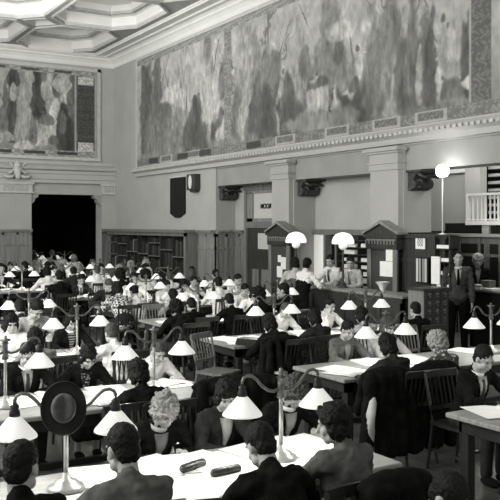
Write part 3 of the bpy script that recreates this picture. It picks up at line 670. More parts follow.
for k in range(1, 5):
    for i, x in enumerate(ly[k]):
        lab = 'twin-shade brass desk lamp, %s one on the %s row left block table' % (['left', 'right'][i], ORD[k])
        if k == 1 and i == 0: lab = 'twin-shade desk lamp with a dark felt hat hung on its top'
        put_lamp(x, ROW[k] + (.12 if k == 1 and i == 0 else 0), lab, 'lamps on the left block tables', rz=-.28 if (k == 1 and i == 0) else 0)
for k, (x, y) in enumerate(((8.4, 28.9), (9.5, 28.9), (8.9, 31.4))): put_lamp(x, y, 'desk lamp in the dark room beyond the doorway, %s' % ['nearer left one', 'nearer right one', 'farthest one'][k], 'lamps in the dark room')

# hat hanging on the near lamp
t = thing('felt_hat', 'dark felt fedora hung over the top of the near left lamp', 'hat', (4.6 * ray(63), ROW[1] + .04, TZ + .49))
t.scale = (.86, .86, .86)
def oval(bm, prof, n=32, sx=1.0, sy=1.18, dent=0):
    rings = []
    for r, z in prof:
        R = []
        for k in range(n):
            a = 2 * PI * k / n; x = r * sx * math.cos(a); y = r * sy * math.sin(a); R.append(bm.verts.new((x, y, z - (dent * (1 - min(1, abs(x) / .045)) if (r < .075 and z > .08) else 0))))
        rings.append(R)
    for a, b in zip(rings, rings[1:]):
        for k in range(n): bm.faces.new([a[k], a[(k + 1) % n], b[(k + 1) % n], b[k]])
    bm.faces.new(rings[-1])
bm = bmesh.new(); oval(bm, [(.08, 0), (.083, .03), (.08, .075), (.074, .098), (.066, .108), (.05, .107), (.03, .104), (.012, .102)], dent=.022)
crown_o = obj('crown', bm, mat('felt_crown_highlight', .07, .75, 30, .25), t, True)  # crown colour lighter than the brim, its highlight painted in
bm = bmesh.new(); oval(bm, [(.146, .012), (.15, .006), (.14, -.002), (.11, -.004), (.08, 0)], n=32); bmesh.ops.delete(bm, geom=[f for f in bm.faces if len(f.verts) > 4], context='FACES_ONLY')
obj('brim', bm, mat('felt_brim', .013, .8, 30, .25), t, True)
bm = bmesh.new(); oval(bm, [(.086, .0), (.088, .03)]); bmesh.ops.delete(bm, geom=[f for f in bm.faces if len(f.verts) > 4], context='FACES_ONLY'); obj('hat_band', bm, M_black, t, True)
t.rotation_euler = (math.radians(78), 0, -math.radians(17))

# ------------------------------------------------------------------ chairs
def chair_proto(m):
    t = thing('chair', '', 'chair')
    bm = bmesh.new(); prism(bm, [(-.2, -.2), (.2, -.2), (.215, .05), (.2, .2), (0, .22), (-.2, .2), (-.215, .05)], 'z', .425, .455); obj('seat', bm, m, t)
    for s in (-1, 1):
        bm = bmesh.new(); tube(bm, [(s * .17, .16, .43), (s * .18, .18, 0)], [.02, .014], 6); obj('leg', bm, m, t)
        bm = bmesh.new(); tube(bm, [(s * .18, -.26, 0), (s * .175, -.19, .43), (s * .19, -.21, .6), (s * .2, -.27, .88)], [.014, .019, .017, .014], 6); obj('back_post', bm, m, t)
    bm = bmesh.new(); pts = []
    for k in range(7): a = -.2 + k * .4 / 6; pts.append((a, -.27 - .02 * math.cos(a * 7)))
    for (p, q), (p2, q2) in zip(pts, pts[1:]):
        prism(bm, [(p, q - .012), (p2, q2 - .012), (p2, q2 + .012), (p, q + .012)], 'z', .83, .895)
    obj('top_rail', bm, m, t)
    obj('lower_rail', B((-.18, .18, -.225, -.2, .55, .585)), m, t)
    for k in range(6):
        a = -.135 + k * .054; bm = bmesh.new(); tube(bm, [(a, -.212, .575), (a, -.275, .84)], .009, 5); obj('slat', bm, m, t)
    obj('stretcher', B((-.17, .17, .165, .185, .22, .245), (-.18, -.165, -.22, .17, .18, .2), (.165, .18, -.22, .17, .18, .2)), m, t)
    return t
CP = {'d': chair_proto(M_chair), 'l': chair_proto(M_chairl)}; cfirst = {'d': True, 'l': True}
def put_chair(x, y, rz, label, group, kind='d', cat=None):
    t = CP[kind] if cfirst[kind] else copy_tree(CP[kind]); cfirst[kind] = False
    t.location = (x, y, 0); t.rotation_euler = (0, 0, rz); tag(t, label, 'chair', group); return t
CG = 'wooden chairs at the reading tables'

# ------------------------------------------------------------------ people
def Rx(a): return Matrix.Rotation(a, 3, 'X')
def Rz(a): return Matrix.Rotation(a, 3, 'Z')
def ik(S, Wp, l1, l2, hint):
    S = Vector(S); Wp = Vector(Wp); d = Wp - S; D = min(d.length, (l1 + l2) * .995); dn = d.normalized(); Wp = S + dn * D
    a = (l1 * l1 - l2 * l2 + D * D) / (2 * D); h = math.sqrt(max(0, l1 * l1 - a * a)); hv = Vector(hint); hv = (hv - dn * hv.dot(dn)).normalized()
    return S + dn * a + hv * h, Wp
def hand(bm, wr, f, n, side):
    """palm, four unequal bent fingers and a thumb; f = finger direction, n = back of the hand normal, side = +1 left / -1 right"""
    f = Vector(f).normalized(); n = Vector(n); n = (n - f * n.dot(f)).normalized(); sd = f.cross(n).normalized() * side
    wr = Vector(wr)
    for q in (-.022, 0, .022): caps(bm, wr + f * .012 + sd * q * .7, wr + f * .08 + sd * q * 1.25, .017, .0155)
    for q, ln, cl in ((-.032, .064, .55), (-.0115, .076, .45), (.0115, .08, .4), (.032, .07, .35)):
        p = wr + f * .085 + sd * q; d = f
        for j, k in enumerate((.42, .32, .26)):
            ang = cl * (.5 + j * .5); d2 = (f * math.cos(ang) - n * math.sin(ang)).normalized(); p2 = p + d2 * ln * k; caps(bm, p, p2, .0098 - j * .0007, .0093 - j * .0008, 8); p = p2
    p = wr + f * .03 + sd * .03; d = (f * .7 + sd * .7 - n * .1).normalized(); p2 = p + d * .04; p3 = p2 + (f * .95 + sd * .25 - n * .15).normalized() * .032
    caps(bm, p, p2, .014, .0115, 8); caps(bm, p2, p3, .0112, .009, 8)
def remesh(bm, vox, it=4, name='m', noise_a=0, noise_s=30):
    bmesh.ops.recalc_face_normals(bm, faces=bm.faces)
    me = bpy.data.meshes.new('tmp'); bm.to_mesh(me); bm.free(); o = bpy.data.objects.new('tmp', me); COL.objects.link(o)
    r = o.modifiers.new('r', 'REMESH'); r.mode = 'VOXEL'; r.voxel_size = vox; r.use_smooth_shade = True
    if it: s = o.modifiers.new('s', 'SMOOTH'); s.iterations = it; s.factor = .5
    dg = bpy.context.evaluated_depsgraph_get(); res = bpy.data.meshes.new_from_object(o.evaluated_get(dg)); bpy.data.objects.remove(o)
    res.name = name
    if noise_a:
        nor = [v.normal.copy() for v in res.vertices]
        for v, q in zip(res.vertices, nor): v.co += q * noise_a * (noise.noise(v.co * noise_s) + .5 * noise.noise(v.co * noise_s * 2.3))
    for p in res.polygons: p.use_smooth = True
    res.materials.clear(); res.materials.append(M_skin); return res
class Pose: pass
def make_pose(name, lean, pitch, yaw=0, hands=((.16, .56, .78), (-.16, .56, .78)), stand=False, cheek=0, side=0, roll=0):
    p = Pose(); p.name = name; l = math.radians(lean); hz = .93 if stand else .57
    T = Matrix.Rotation(-l, 3, 'X')                       # torso tilt: +z leans to +y
    O = Vector((0, 0, hz)); tp = lambda x, y, z: O + T @ Vector((x, y, z))
    neck = tp(0, 0, .5); Rh = Rz(math.radians(yaw)) @ Rx(-math.radians(pitch)) @ Matrix.Rotation(math.radians(roll), 3, 'Y'); Cc = neck + Vector((0, .02, .06)) + Rh @ Vector((0, .025, .085))
    p.head = Cc; hp = lambda x, y, z: Cc + Rh @ Vector((x, y, z))
    p.top = max((hp(0, y, .12 - abs(y) * .3)).z for y in (-.08, -.04, 0, .04)); p.heady = Cc.y; p.headx = Cc.x
    sh = {s: tp(s * .17, 0, .44) for s in (1, -1)}; wr = {}; el = {}
    for s, h in ((1, hands[0]), (-1, hands[1])):
        tgt = Vector(h) if h[2] > -5 else None
        if cheek == s: tgt = hp(s * .075, .06, -.17)
        e, w_ = ik(sh[s], tgt, .285, .255, (s * .9, -.1, -.7)); el[s] = e; wr[s] = w_
    hips = {s: O + Vector((s * .09, 0, -.02)) for s in (1, -1)}
    if stand: kn = {s: Vector((s * .1, .03, .5)) for s in (1, -1)}; an = {s: Vector((s * .11, 0, .09)) for s in (1, -1)}
    else: kn = {s: Vector((s * .1, .4, .5)) for s in (1, -1)}; an = {s: Vector((s * .1, .4 - .03, .09)) for s in (1, -1)}
    def torso(bm, g, w=1):
        ell(bm, tp(0, 0, .0), (.155 * w + g, .115 + g, .13 + g), T); ell(bm, tp(0, 0, .14), (.135 * w + g, .1 + g, .16 + g), T)
        ell(bm, tp(0, .005, .30), (.155 * w + g, .11 + g, .17 + g), T); caps(bm, tp(-.13 * w, -.01, .42), tp(.13 * w, -.01, .42), .062 + g, .062 + g)
        caps(bm, tp(0, -.01, .42), tp(0, -.005, .48), .085 + g * .5, .05 + g * .3)
    # body: one continuous surface
    bm = bmesh.new(); torso(bm, 0)
    caps(bm, tp(0, -.01, .45), hp(0, -.03, -.07), .056, .052)
    for s in (1, -1):
        caps(bm, sh[s], el[s], .046, .037); caps(bm, el[s], wr[s], .037, .026)
        d = (wr[s] - el[s]).normalized()
        if cheek == s: hand(bm, wr[s], hp(s * .04, .02, .05) - wr[s], Vector((s, .3, 0)), s)
        elif stand and hands[0][2] < .9: hand(bm, wr[s], Vector((0, .1, -1)), Vector((s, .2, 0)), -s)
        else: hand(bm, wr[s], Vector((-s * .35, .9, -.12)), Vector((0, .1, 1)), s)
        caps(bm, hips[s], kn[s], .078, .055); caps(bm, kn[s], an[s], .052, .036)
        ell(bm, an[s] + Vector((0, .06, -.045)), (.042, .115, .04))
    hb = bmesh.new
    ell(bm, hp(0, -.012, .022), (.074, .092, .095), Rh); ell(bm, hp(0, .028, -.045), (.056, .062, .07), Rh); ell(bm, hp(0, .052, -.095), (.03, .028, .024), Rh)
    caps(bm, hp(0, .082, .012), hp(0, .104, -.03), .009, .0135, 8); ell(bm, hp(0, .07, .03), (.054, .02, .014), Rh)
    for s in (1, -1):
        ell(bm, hp(s * .034, .058, -.032), (.024, .026, .026), Rh); ell(bm, hp(s * .076, -.008, -.012), (.01, .02, .032), Rh); ell(bm, hp(s * .048, .02, -.07), (.02, .035, .03), Rh)
    ell(bm, hp(0, .086, -.062), (.022, .01, .007), Rh); ell(bm, hp(0, .084, -.073), (.019, .01, .007), Rh)
    p.body = remesh(bm, .0066, 3, 'body')
    # clothing
    def sleeves(bm, g):
        for s in (1, -1):
            caps(bm, sh[s], el[s], .058 + g, .05 + g); w2 = el[s] + (wr[s] - el[s]) * .9; caps(bm, el[s], w2, .05 + g, .036 + g)
    bm = bmesh.new(); torso(bm, .022); sleeves(bm, .004); caps(bm, tp(0, -.03, .42), tp(0, -.022, .5), .092, .066); p.jacket = remesh(bm, .013, 2, 'jacket', .016, 13)
    bm = bmesh.new(); ell(bm, tp(0, 0, .0), (.192, .152, .15), T); ell(bm, tp(0, 0, .14), (.172, .137, .18), T); ell(bm, tp(0, .005, .26), (.184, .145, .12), T); p.vest = remesh(bm, .016, 2, 'waistcoat', .006, 14)
    bm = bmesh.new()
    for s in (1, -1): caps(bm, hips[s], kn[s], .095, .072); caps(bm, kn[s], an[s] + Vector((0, 0, .02)), .07, .055)
    ell(bm, O + Vector((0, 0, .0)), (.17, .13, .12)); p.trousers = remesh(bm, .018, 3, 'trousers')
    bm = bmesh.new()
    for t in np.linspace(0, 1, 6):
        for q in np.linspace(-.1, .1, 4):
            c = (hips[1] * (1 - t) + kn[1] * t) * Vector((0, 1, 1)) if False else hips[1].lerp(kn[1], t); ell(bm, (q, c.y, c.z), (.1, .09, .09))
    c = kn[1]; ell(bm, O + Vector((0, 0, .02)), (.185, .145, .15))
    for q in (-.1, 0, .1): caps(bm, (q, c.y, c.z), (q, c.y + .01, .28 if not stand else .32), .085, .1)
    p.skirt = remesh(bm, .02, 3, 'skirt')
    bm = bmesh.new()
    for s in (1, -1): ell(bm, an[s] + Vector((0, .06, -.045)), (.05, .13, .046))
    p.shoes = remesh(bm, .014, 2, 'shoes')
    # collar, shirt front, tie
    bm = bmesh.new(); cc = tp(0, -.005, .475); u = (hp(0, -.03, -.07) - cc).normalized()
    side_ = Vector((1, 0, 0)); fw = u.cross(side_) * -1; ring = []
    n = 18
    for k in range(n):
        a = 2 * PI * k / n; d = side_ * math.cos(a) + fw * math.sin(a) * .98; ring.append((cc + d * .068 - u * (.012 + .02 * max(0, math.sin(a) * (fw.y > 0) or 0)), cc + d * .062 + u * .028))
    for k in range(n): a, b = ring[k], ring[(k + 1) % n]; bm.faces.new([bm.verts.new(q) for q in (a[0], b[0], b[1], a[1])])
    bmesh.ops.remove_doubles(bm, verts=bm.verts, dist=1e-4); bmesh.ops.solidify(bm, geom=bm.faces[:], thickness=.008); p.collar = mesh('collar', bm, M_skin, True)
    def front(w0, w1, z0, z1, off, name):
        bm = bmesh.new(); rows = []
        for t in np.linspace(0, 1, 6):
            z = z0 + (z1 - z0) * t; w = w0 + (w1 - w0) * t; q = max(0, 1 - ((z - .30) / .197) ** 2); yy = .132 * math.sqrt(q) + .005 if z < .36 else .128 * math.sqrt(q) + .012
            yy = max(yy, .075 if z < .46 else .07); rows.append([tp(x * w, yy + off - abs(x) * .012, z) for x in (-1, -.5, 0, .5, 1)])
        V = [[bm.verts.new(q) for q in r] for r in rows]
        for a, b in zip(V, V[1:]):
            for k in range(4): bm.faces.new([a[k], a[k + 1], b[k + 1], b[k]])
        bmesh.ops.solidify(bm, geom=bm.faces[:], thickness=-.012); return mesh(name, bm, M_skin, True)
    p.shirt = front(.062, .012, .475, .2, .010, 'shirt_front'); p.tie = front(.016, .026, .46, .2, .02, 'tie')
    p.lapel = None
    # eyes, brows, mouth
    def fm(fn, name): bm = bmesh.new(); fn(bm); return mesh(name, bm, M_skin, True)
    p.eye = {s: fm(lambda b, s=s: ell(b, hp(s * .031, .0775, .004), (.011, .008, .0048), Rh, 10, 6), 'eye') for s in (1, -1)}
    p.brow = {s: fm(lambda b, s=s: ell(b, hp(s * .032, .0825, .026), (.017, .007, .003), Rh, 10, 6), 'eyebrow') for s in (1, -1)}
    p.mouth = fm(lambda b: ell(b, hp(0, .0935, -.067), (.019, .0065, .0045), Rh, 10, 6), 'mouth')
    # hair
    p.hair = {}
    def hbase(bm, g=0): ell(bm, hp(0, -.026, .04), (.082 + g, .1 + g, .094 + g), Rh); ell(bm, hp(0, -.055, -.02), (.07 + g, .058 + g, .07 + g), Rh)
    bm = bmesh.new(); hbase(bm); p.hair['short'] = remesh(bm, .01, 2, 'hair', .006, 40)
    bm = bmesh.new(); hbase(bm, .01)
    for s in (1, -1): ell(bm, hp(s * .066, -.018, -.03), (.03, .058, .07), Rh)
    ell(bm, hp(0, -.07, -.045), (.078, .045, .08), Rh); ell(bm, hp(.02, .055, .085), (.045, .035, .028), Rh); p.hair['bob'] = remesh(bm, .01, 2, 'hair', .014, 35)
    bm = bmesh.new(); hbase(bm, .022)
    for s in (1, -1): ell(bm, hp(s * .07, -.01, .01), (.036, .06, .07), Rh)
    ell(bm, hp(0, -.075, -.02), (.085, .05, .08), Rh); ell(bm, hp(0, .04, .1), (.065, .045, .035), Rh); p.hair['curly'] = remesh(bm, .009, 1, 'hair', .03, 42)
    bm = bmesh.new(); hbase(bm, .006); ell(bm, hp(0, -.12, -.03), (.05, .04, .045), Rh); p.hair['bun'] = remesh(bm, .01, 2, 'hair', .008, 40)
    bm = bmesh.new(); ell(bm, hp(0, -.045, -.015), (.079, .072, .05), Rh); p.hair['bald'] = remesh(bm, .01, 2, 'hair', .004, 40)
    bm = bmesh.new(); ell(bm, hp(0, -.03, .065), (.1, .115, .062), Rh); ell(bm, hp(0, -.05, .0), (.075, .068, .07), Rh); p.hair['cap'] = remesh(bm, .01, 2, 'hair', .004, 20)
    return p
PO = {}
PO['write'] = make_pose('write', 20, 28, 0)
PO['bend'] = make_pose('bend', 36, 36, 6, hands=((.2, .58, .78), (-.12, .5, .78)))
PO['read'] = make_pose('read', 9, 16, -6, hands=((.13, .44, .83), (-.13, .44, .83)))
PO['cheek'] = make_pose('cheek', 22, 20, 12, cheek=1)
PO['cheekr'] = make_pose('cheekr', 24, 26, -16, cheek=-1, hands=((.14, .55, .78), (0, 0, 0)))
PO['turnl'] = make_pose('turnl', 14, 12, 50, hands=((.2, .5, .79), (-.14, .5, .79)))
PO['turnr'] = make_pose('turnr', 14, 16, -42)
PO['stand'] = make_pose('stand', 1, 2, 4, hands=((.23, .06, .8), (-.23, .06, .8)), stand=True)
PO['lean'] = make_pose('lean', 14, 18, 25, hands=((.2, .42, 1.08), (-.14, .42, 1.08)), stand=True)
HC = {'d': M_hair_d, 'm': M_hair_m, 'l': M_hair_l, 'w': M_hair_w}
M_eye = mat('eye', .04, .4); M_lip = mat('lips', .2, .5); M_brow = mat('eyebrow_hair', .07, .7)
NPER = [0]
def person(x, y, facing, pose, z=None, hair='short', hc='d', top='dark', bottom='trousers', bcol='dark', shirt=None, tie=None, collar=None, label='', group=None, vest=None, face=True, low=False, scale=None):
    """head lands above (x, y); facing = angle of the body's +y"""
    p = PO[pose]; s = scale or (max(.88, min(1.12, z / p.top)) if z else 1.0)
    off = Matrix.Rotation(facing, 3, 'Z') @ Vector((p.headx, p.heady, 0)) * s
    r = link('person', p.body, None, (x - off.x, y - off.y, 0), facing, M_skin); r.scale = (s, s, s)
    tag(r, label, 'person', group); add = lambda n, me, m: link(n, me, r, m=m)
    add('hair' if hair != 'cap' else 'cap', p.hair[hair], HC[hc])
    add('jacket', p.jacket, CL[top]); add(bottom, p.trousers if bottom == 'trousers' else p.skirt, CL[bcol])
    if not low: add('shoes', p.shoes, CL['black'])
    if top == 'white' and not collar: collar = 'white'
    if vest: add('waistcoat', p.vest, CL[vest])
    if collar: add('collar', p.collar, CL[collar])
    if shirt: add('shirt_front', p.shirt, CL[shirt])
    if tie: add('tie', p.tie, CL[tie])
    if face:
        for q in (1, -1): add('eye', p.eye[q], M_eye); add('eyebrow', p.brow[q], M_brow)
        add('mouth', p.mouth, M_lip)
    NPER[0] += 1; return r, (x - off.x, y - off.y)
HW = {'d': 'dark', 'm': 'brown', 'l': 'fair', 'w': 'white'}
SEATS = []          # (block, row, side, x)
def near_pose(z, names):
    return min(names, key=lambda n: abs(PO[n].top - z))
def seat(u, v, k, side, label, dy=0, pose=None, ch='d', yaw=0, **kw):
    yc = ROW[k]; y = yc + (.68 + dy if side == 'F' else -.68 + dy); x = y * ray(u); z = zof(v, x, y)
    pose = pose or near_pose(z, ['write', 'bend', 'read'])
    fac = (PI if side == 'F' else 0) + yaw + random.uniform(-.08, .08)
    kw.setdefault('face', side == 'F')
    o, (px, py) = person(x, y, fac, pose, z=z, label=label, group='readers at the tables', **kw)
    SEATS.append((k, side, px)); d = Matrix.Rotation(fac, 3, 'Z') @ Vector((0, -.03, 0))
    put_chair(px + d.x, py + d.y, fac, 'wooden slat-back chair under the ' + label.split(' reader')[0].replace('seated ', '')[:60].strip() + ' reader', CG, ch)
    return x, y
# --- nearest rows
seat(22, 443, 1, 'N', 'dark-haired boy reader in a dark coat at the lower left corner', pose='turnr', hair='short', top='black', dy=-.05)
seat(122, 426, 1, 'N', 'dark-haired reader in a grey jacket, hand raised to his head, nearest table', pose='cheek', top='gray', collar='light')
seat(260, 424, 1, 'N', 'black-clothed reader with a light collar before the near lamp', hair='short', top='black', collar='light')
seat(333, 405, 1, 'N', 'curly dark-haired woman reader in a grey sweater at the near table end', pose='turnl', hair='bob', top='gray', bottom='skirt', collar='mid')
seat(165, 396, 1, 'F', 'curly fair-haired woman reader bowing over an open book', pose='bend', hair='curly', hc='l', top='black', bottom='skirt', shirt='light', collar='light')
seat(226, 397, 1, 'F', 'dark-haired woman reader in a dark cardigan bent over white papers', pose='cheekr', hair='bob', top='dark', bottom='skirt', shirt='white')
seat(295, 378, 1, 'F', 'brown-haired woman reader in a wide white collar behind the near lamp', pose='bend', hair='curly', hc='m', top='black', bottom='skirt', shirt='white', collar='white')
seat(450, 473, 0, 'F', 'dark-haired reader whose bowed head shows at the bottom right edge', pose='bend', hair='short', top='black', dy=.05)
seat(484, 346, 1, 'F', 'young man reader in a dark suit and tie at the right edge table', pose='write', hair='short', top='black', shirt='white', tie='gray', collar='white')
# --- second row
seat(138, 363, 2, 'N', 'dark-haired reader in black seen from behind in mid left aisle', pose='write', hair='bob', top='black')
seat(28, 343, 2, 'F', 'man reader in dark suit and tie behind the left edge lamp', pose='write', hair='short', top='black', shirt='white', tie='gray', collar='white')
seat(88, 346, 2, 'F', 'dark-haired woman reader in dotted dress holding up a book', pose='bend', hair='bob', top='black', bottom='skirt', shirt='dots')
seat(158, 341, 2, 'F', 'man reader in a white shirt bent over a newspaper', pose='bend', hair='short', hc='m', top='white')
seat(387, 335, 2, 'N', 'dark-haired woman reader in dark dress with pale lace collar, from behind', pose='write', hair='bob', top='dark', bottom='skirt', collar='white')
seat(437, 333, 2, 'N', 'fair curly-haired woman reader in a floral dress from behind', pose='write', hair='curly', hc='l', top='floral', bottom='skirt')
seat(348, 321, 2, 'F', 'dark-haired woman reader in a grey cardigan leaning over the table corner', pose='write', hair='short', top='gray', bottom='skirt', shirt='light')
seat(388, 328, 2, 'F', 'brown-haired woman reader in a pale coat behind the twin lamp', pose='cheek', hair='bob', hc='m', top='light', bottom='skirt')
# --- third row
seat(35, 331, 3, 'N', 'dark round-haired reader seen from behind at far left', pose='write', hair='bob', top='mid')
seat(111, 326, 3, 'N', 'close-cropped man reader in a white shirt from behind', pose='write', hair='short', hc='m', top='white')
seat(12, 322, 3, 'F', 'woman reader in a white blouse, dark hair, by the left edge', pose='read', hair='bob', top='white', bottom='skirt', dy=-.1)
seat(72, 314, 3, 'F', 'woman reader in a striped collar behind a lamp pole', pose='write', hair='bob', top='black', bottom='skirt', shirt='stripes', collar='white')
seat(37, 300, 3, 'F', 'dark-haired reader in a light jacket with wide lapels, head bowed', pose='bend', hair='short', top='light', shirt='white', dy=.35)
seat(269, 315, 3, 'N', 'dark-haired woman reader in black leaning on the table end by books', pose='bend', hair='bob', top='black', bottom='skirt')
seat(314, 310, 3, 'N', 'dark-haired woman reader in a dark dress with draped chair', pose='write', hair='bob', top='dark', bottom='skirt')
seat(361, 308, 3, 'N', 'dark-haired reader in pale clothes below the counter lamps', pose='write', hair='bob', top='light')
seat(415, 303, 3, 'N', 'man reader in a dark suit below the card catalogue', pose='read', hair='short', top='black', collar='mid')
seat(330, 303, 3, 'F', 'man reader in a white shirt with dark hair in front of the counter', pose='cheek', hair='short', top='white')
seat(286, 303, 3, 'F', 'reader in a white blouse bent low between two lamps', pose='bend', hair='short', hc='m', top='white')
# --- fourth row
seat(229, 294, 4, 'N', 'man reader in a black suit from behind, dark chair beside him', pose='write', hair='short', top='black', collar='light')
seat(191, 303, 4, 'N', 'man reader in a dark suit with a white collar from behind', pose='write', hair='short', top='black', collar='white')
seat(176, 301, 4, 'N', 'curly dark-haired woman reader in black, from behind at the aisle', dy=-.4, pose='bend', hair='curly', top='black', bottom='skirt')
seat(245, 284, 4, 'F', 'dark-haired reader in a white shirt leaning over, by the oak panelling', dy=.42, pose='write', hair='short', top='white')
seat(255, 288, 4, 'F', 'round-headed dark-haired reader in a white blouse bending beside another', pose='bend', hair='bob', top='white', dy=-.08)
seat(20, 300, 4, 'N', 'dark-haired reader in a dark shawl at the left edge, fourth row', pose='write', hair='short', top='dark')
# --- fifth row
seat(134, 286, 5, 'N', 'man reader in a dark cap and white shirt from behind', pose='write', hair='cap', top='white')
seat(117, 283, 5, 'N', 'woman reader in a checked shawl beside the capped man', pose='bend', hair='bob', top='checks', bottom='skirt')
seat(173, 290, 5, 'N', 'dark round-headed reader in a light blouse from behind in the fifth row', pose='bend', hair='bob', top='light')
seat(167, 283, 5, 'F', 'dark-haired man reader in a white shirt facing the camera mid room', pose='write', hair='short', top='white')
seat(184, 284, 5, 'F', 'dark-haired reader in a white blouse near the oak pier', pose='write', hair='bob', top='white')
seat(194, 279, 5, 'F', 'dark-haired reader in a white shirt leaning left of the pier', pose='read', hair='short', top='white', dy=.45)
seat(217, 279, 5, 'F', 'woman reader in a light blouse before the oak panelling', pose='write', hair='bob', top='white', bottom='skirt')
# --- sixth row
seat(59, 271, 6, 'N', 'broad-backed man reader in a black coat before the dark doorway', pose='read', hair='short', top='black')
seat(81, 275, 6, 'F', 'man reader in a dark suit and white shirt facing us, sixth row', pose='write', hair='short', top='dark', shirt='white', tie='dark', collar='white')
seat(148, 269, 6, 'F', 'white-haired reader in a light dress in front of the bookcase', pose='write', hair='curly', hc='w', top='light', bottom='skirt')
seat(171, 271, 6, 'F', 'upright dark-haired man reader in front of the bookcase', pose='read', hair='short', top='black', shirt='white', collar='white', tie='mid')
# --- fill the far crowd
HAIRS = [('short', 'd'), ('short', 'd'), ('bob', 'd'), ('short', 'm'), ('bob', 'm'), ('curly', 'd'), ('curly', 'l')]
TOPS = ['white', 'black', 'white', 'dark', 'light', 'gray', 'black', 'white', 'mid']; PN = ['write', 'bend', 'read', 'cheek', 'turnl', 'turnr']
DESC = {'white': 'white', 'black': 'black', 'dark': 'dark', 'light': 'pale', 'gray': 'grey', 'mid': 'mid-grey'}
NUMW = ['first', 'second', 'third', 'fourth', 'fifth', 'sixth', 'seventh', 'eighth', 'ninth']
for k in range(4, 9):
    for side in 'NF':
        x0 = right_x0(ROW[k]) + .35; x1 = 8.1 + .12 * min(k, 6); n = int((x1 - x0) / .56); idx = 0
        for i in range(n + 1):
            x = x0 + i * (x1 - x0) / n + random.uniform(-.06, .06)
            if any(a == k and b == side and abs(c - x) < .44 for a, b, c in SEATS): continue
            if random.random() < .12 or (k == 4 and side == 'N' and x > 7.4): continue
            if k == 4 and side == 'F' and (x < 6.6 or x > 7.8): continue
            if k == 5 and side == 'N' and x > 8.1: continue
            y = ROW[k] + (.66 if side == 'F' else -.66); pz = random.choice(PN); hh = random.choice(HAIRS); tp_ = random.choice(TOPS)
            fac = (PI if side == 'F' else 0) + random.uniform(-.15, .15); idx += 1
            lab = '%s-haired reader in %s top, %s filled-in seat %s side, right block %s row' % (HW[hh[1]], DESC[tp_], NUMW[i], 'far' if side == 'F' else 'near', ORD[k])
            lab = lab.replace('filled-in seat', 'place on the')
            o, (px, py) = person(x, y, fac, pz, hair=hh[0], hc=hh[1], top=tp_, label=lab, group='readers at the tables', face=(side == 'F' and k < 7), low=True, scale=random.uniform(.93, 1.0), shirt='white' if (side == 'F' and tp_ in ('black', 'dark') and random.random() < .6) else None)
            put_chair(px, py - (.03 if side == 'N' else -.03), fac, 'wooden chair at the %s place on the %s side, right block %s row' % (NUMW[i], 'far' if side == 'F' else 'near', ORD[k]), CG)
for k in (3, 4):
    for side in 'NF':
        for i, x in enumerate((1.55, 2.2, 2.85)):
            if any(a == k and b == side and abs(c - x) < .44 for a, b, c in SEATS): continue
            y = ROW[k] + (.66 if side == 'F' else -.66)
            fac = (PI if side == 'F' else 0); hh = random.choice(HAIRS); tp_ = random.choice(TOPS)
            if k == 3 : continue
            person(x, y, fac, random.choice(PN), hair=hh[0], hc=hh[1], top=tp_, label='%s-haired reader in %s top at the left block fourth row, %s side, %s place' % (HW[hh[1]], DESC[tp_], 'far' if side == 'F' else 'near', NUMW[i]), group='readers at the tables', face=side == 'F', low=True, scale=.97)
i = 0
for y, f in ((28.2, 0), (29.6, PI), (30.7, 0)):
    for x in (8.2, 8.9, 9.6):
        hh = random.choice(HAIRS); tp_ = random.choice(['white', 'light', 'dark']); lab = '%s-haired reader in %s top in the dark room beyond the doorway, %s' % (HW[hh[1]], DESC[tp_], ['front left', 'front middle', 'front right', 'middle left', 'centre', 'middle right', 'back left', 'back middle', 'back right'][i]); i += 1
        person(x, y, f, random.choice(['write', 'bend', 'read']), hair=hh[0], hc=hh[1], top=tp_, label=lab, group='readers in the dark room', face=False, low=True, scale=.96)
# --- staff and customers
def standp(u, x, facing, pose, zt, **kw):
    y = x / ray(u); z = zt if zt else None; return person(x, y, facing, pose, z=z, **kw)
standp(330, 9.98, PI * .5 + .1, 'lean', 1.63, hair='short', top='white', shirt='white', tie='dark', collar='white', label='clerk in white shirt and dark tie leaning on the service counter', bcol='dark')
standp(350.5, 9.98, PI * .5 + .3, 'lean', 1.62, hair='short', top='light', shirt='white', tie='mid', collar='white', label='second clerk in a pale coat behind the service counter lamp', bcol='dark')
standp(294.5, 9.0, -PI / 2 + .9, 'lean', 1.6, hair='bob', top='light', bottom='skirt', bcol='gray', vest='gray', face=False, label='dark-haired woman in a light blouse standing at the counter, left one')
standp(307.5, 8.98, -PI / 2 + .1, 'lean', 1.6, hair='bun', top='white', bottom='skirt', bcol='black', vest='black', collar='white', face=False, label='woman with black skirt and white blouse at the counter, right one')
y_m = zof(0, 1, 1)
standp(458, 10.5, PI - math.radians(40), 'stand', 1.8, hair='short', top='charcoal', bcol='black', shirt='white', tie='black', collar='white', label='young man in a buttoned dark jacket and tie standing by the alcove')
standp(478, 12.1, PI - math.radians(44), 'stand', 1.66, hair='curly', hc='l', top='black', bottom='skirt', bcol='black', shirt='light', label='fair-haired woman in black standing behind the enquiry desk')

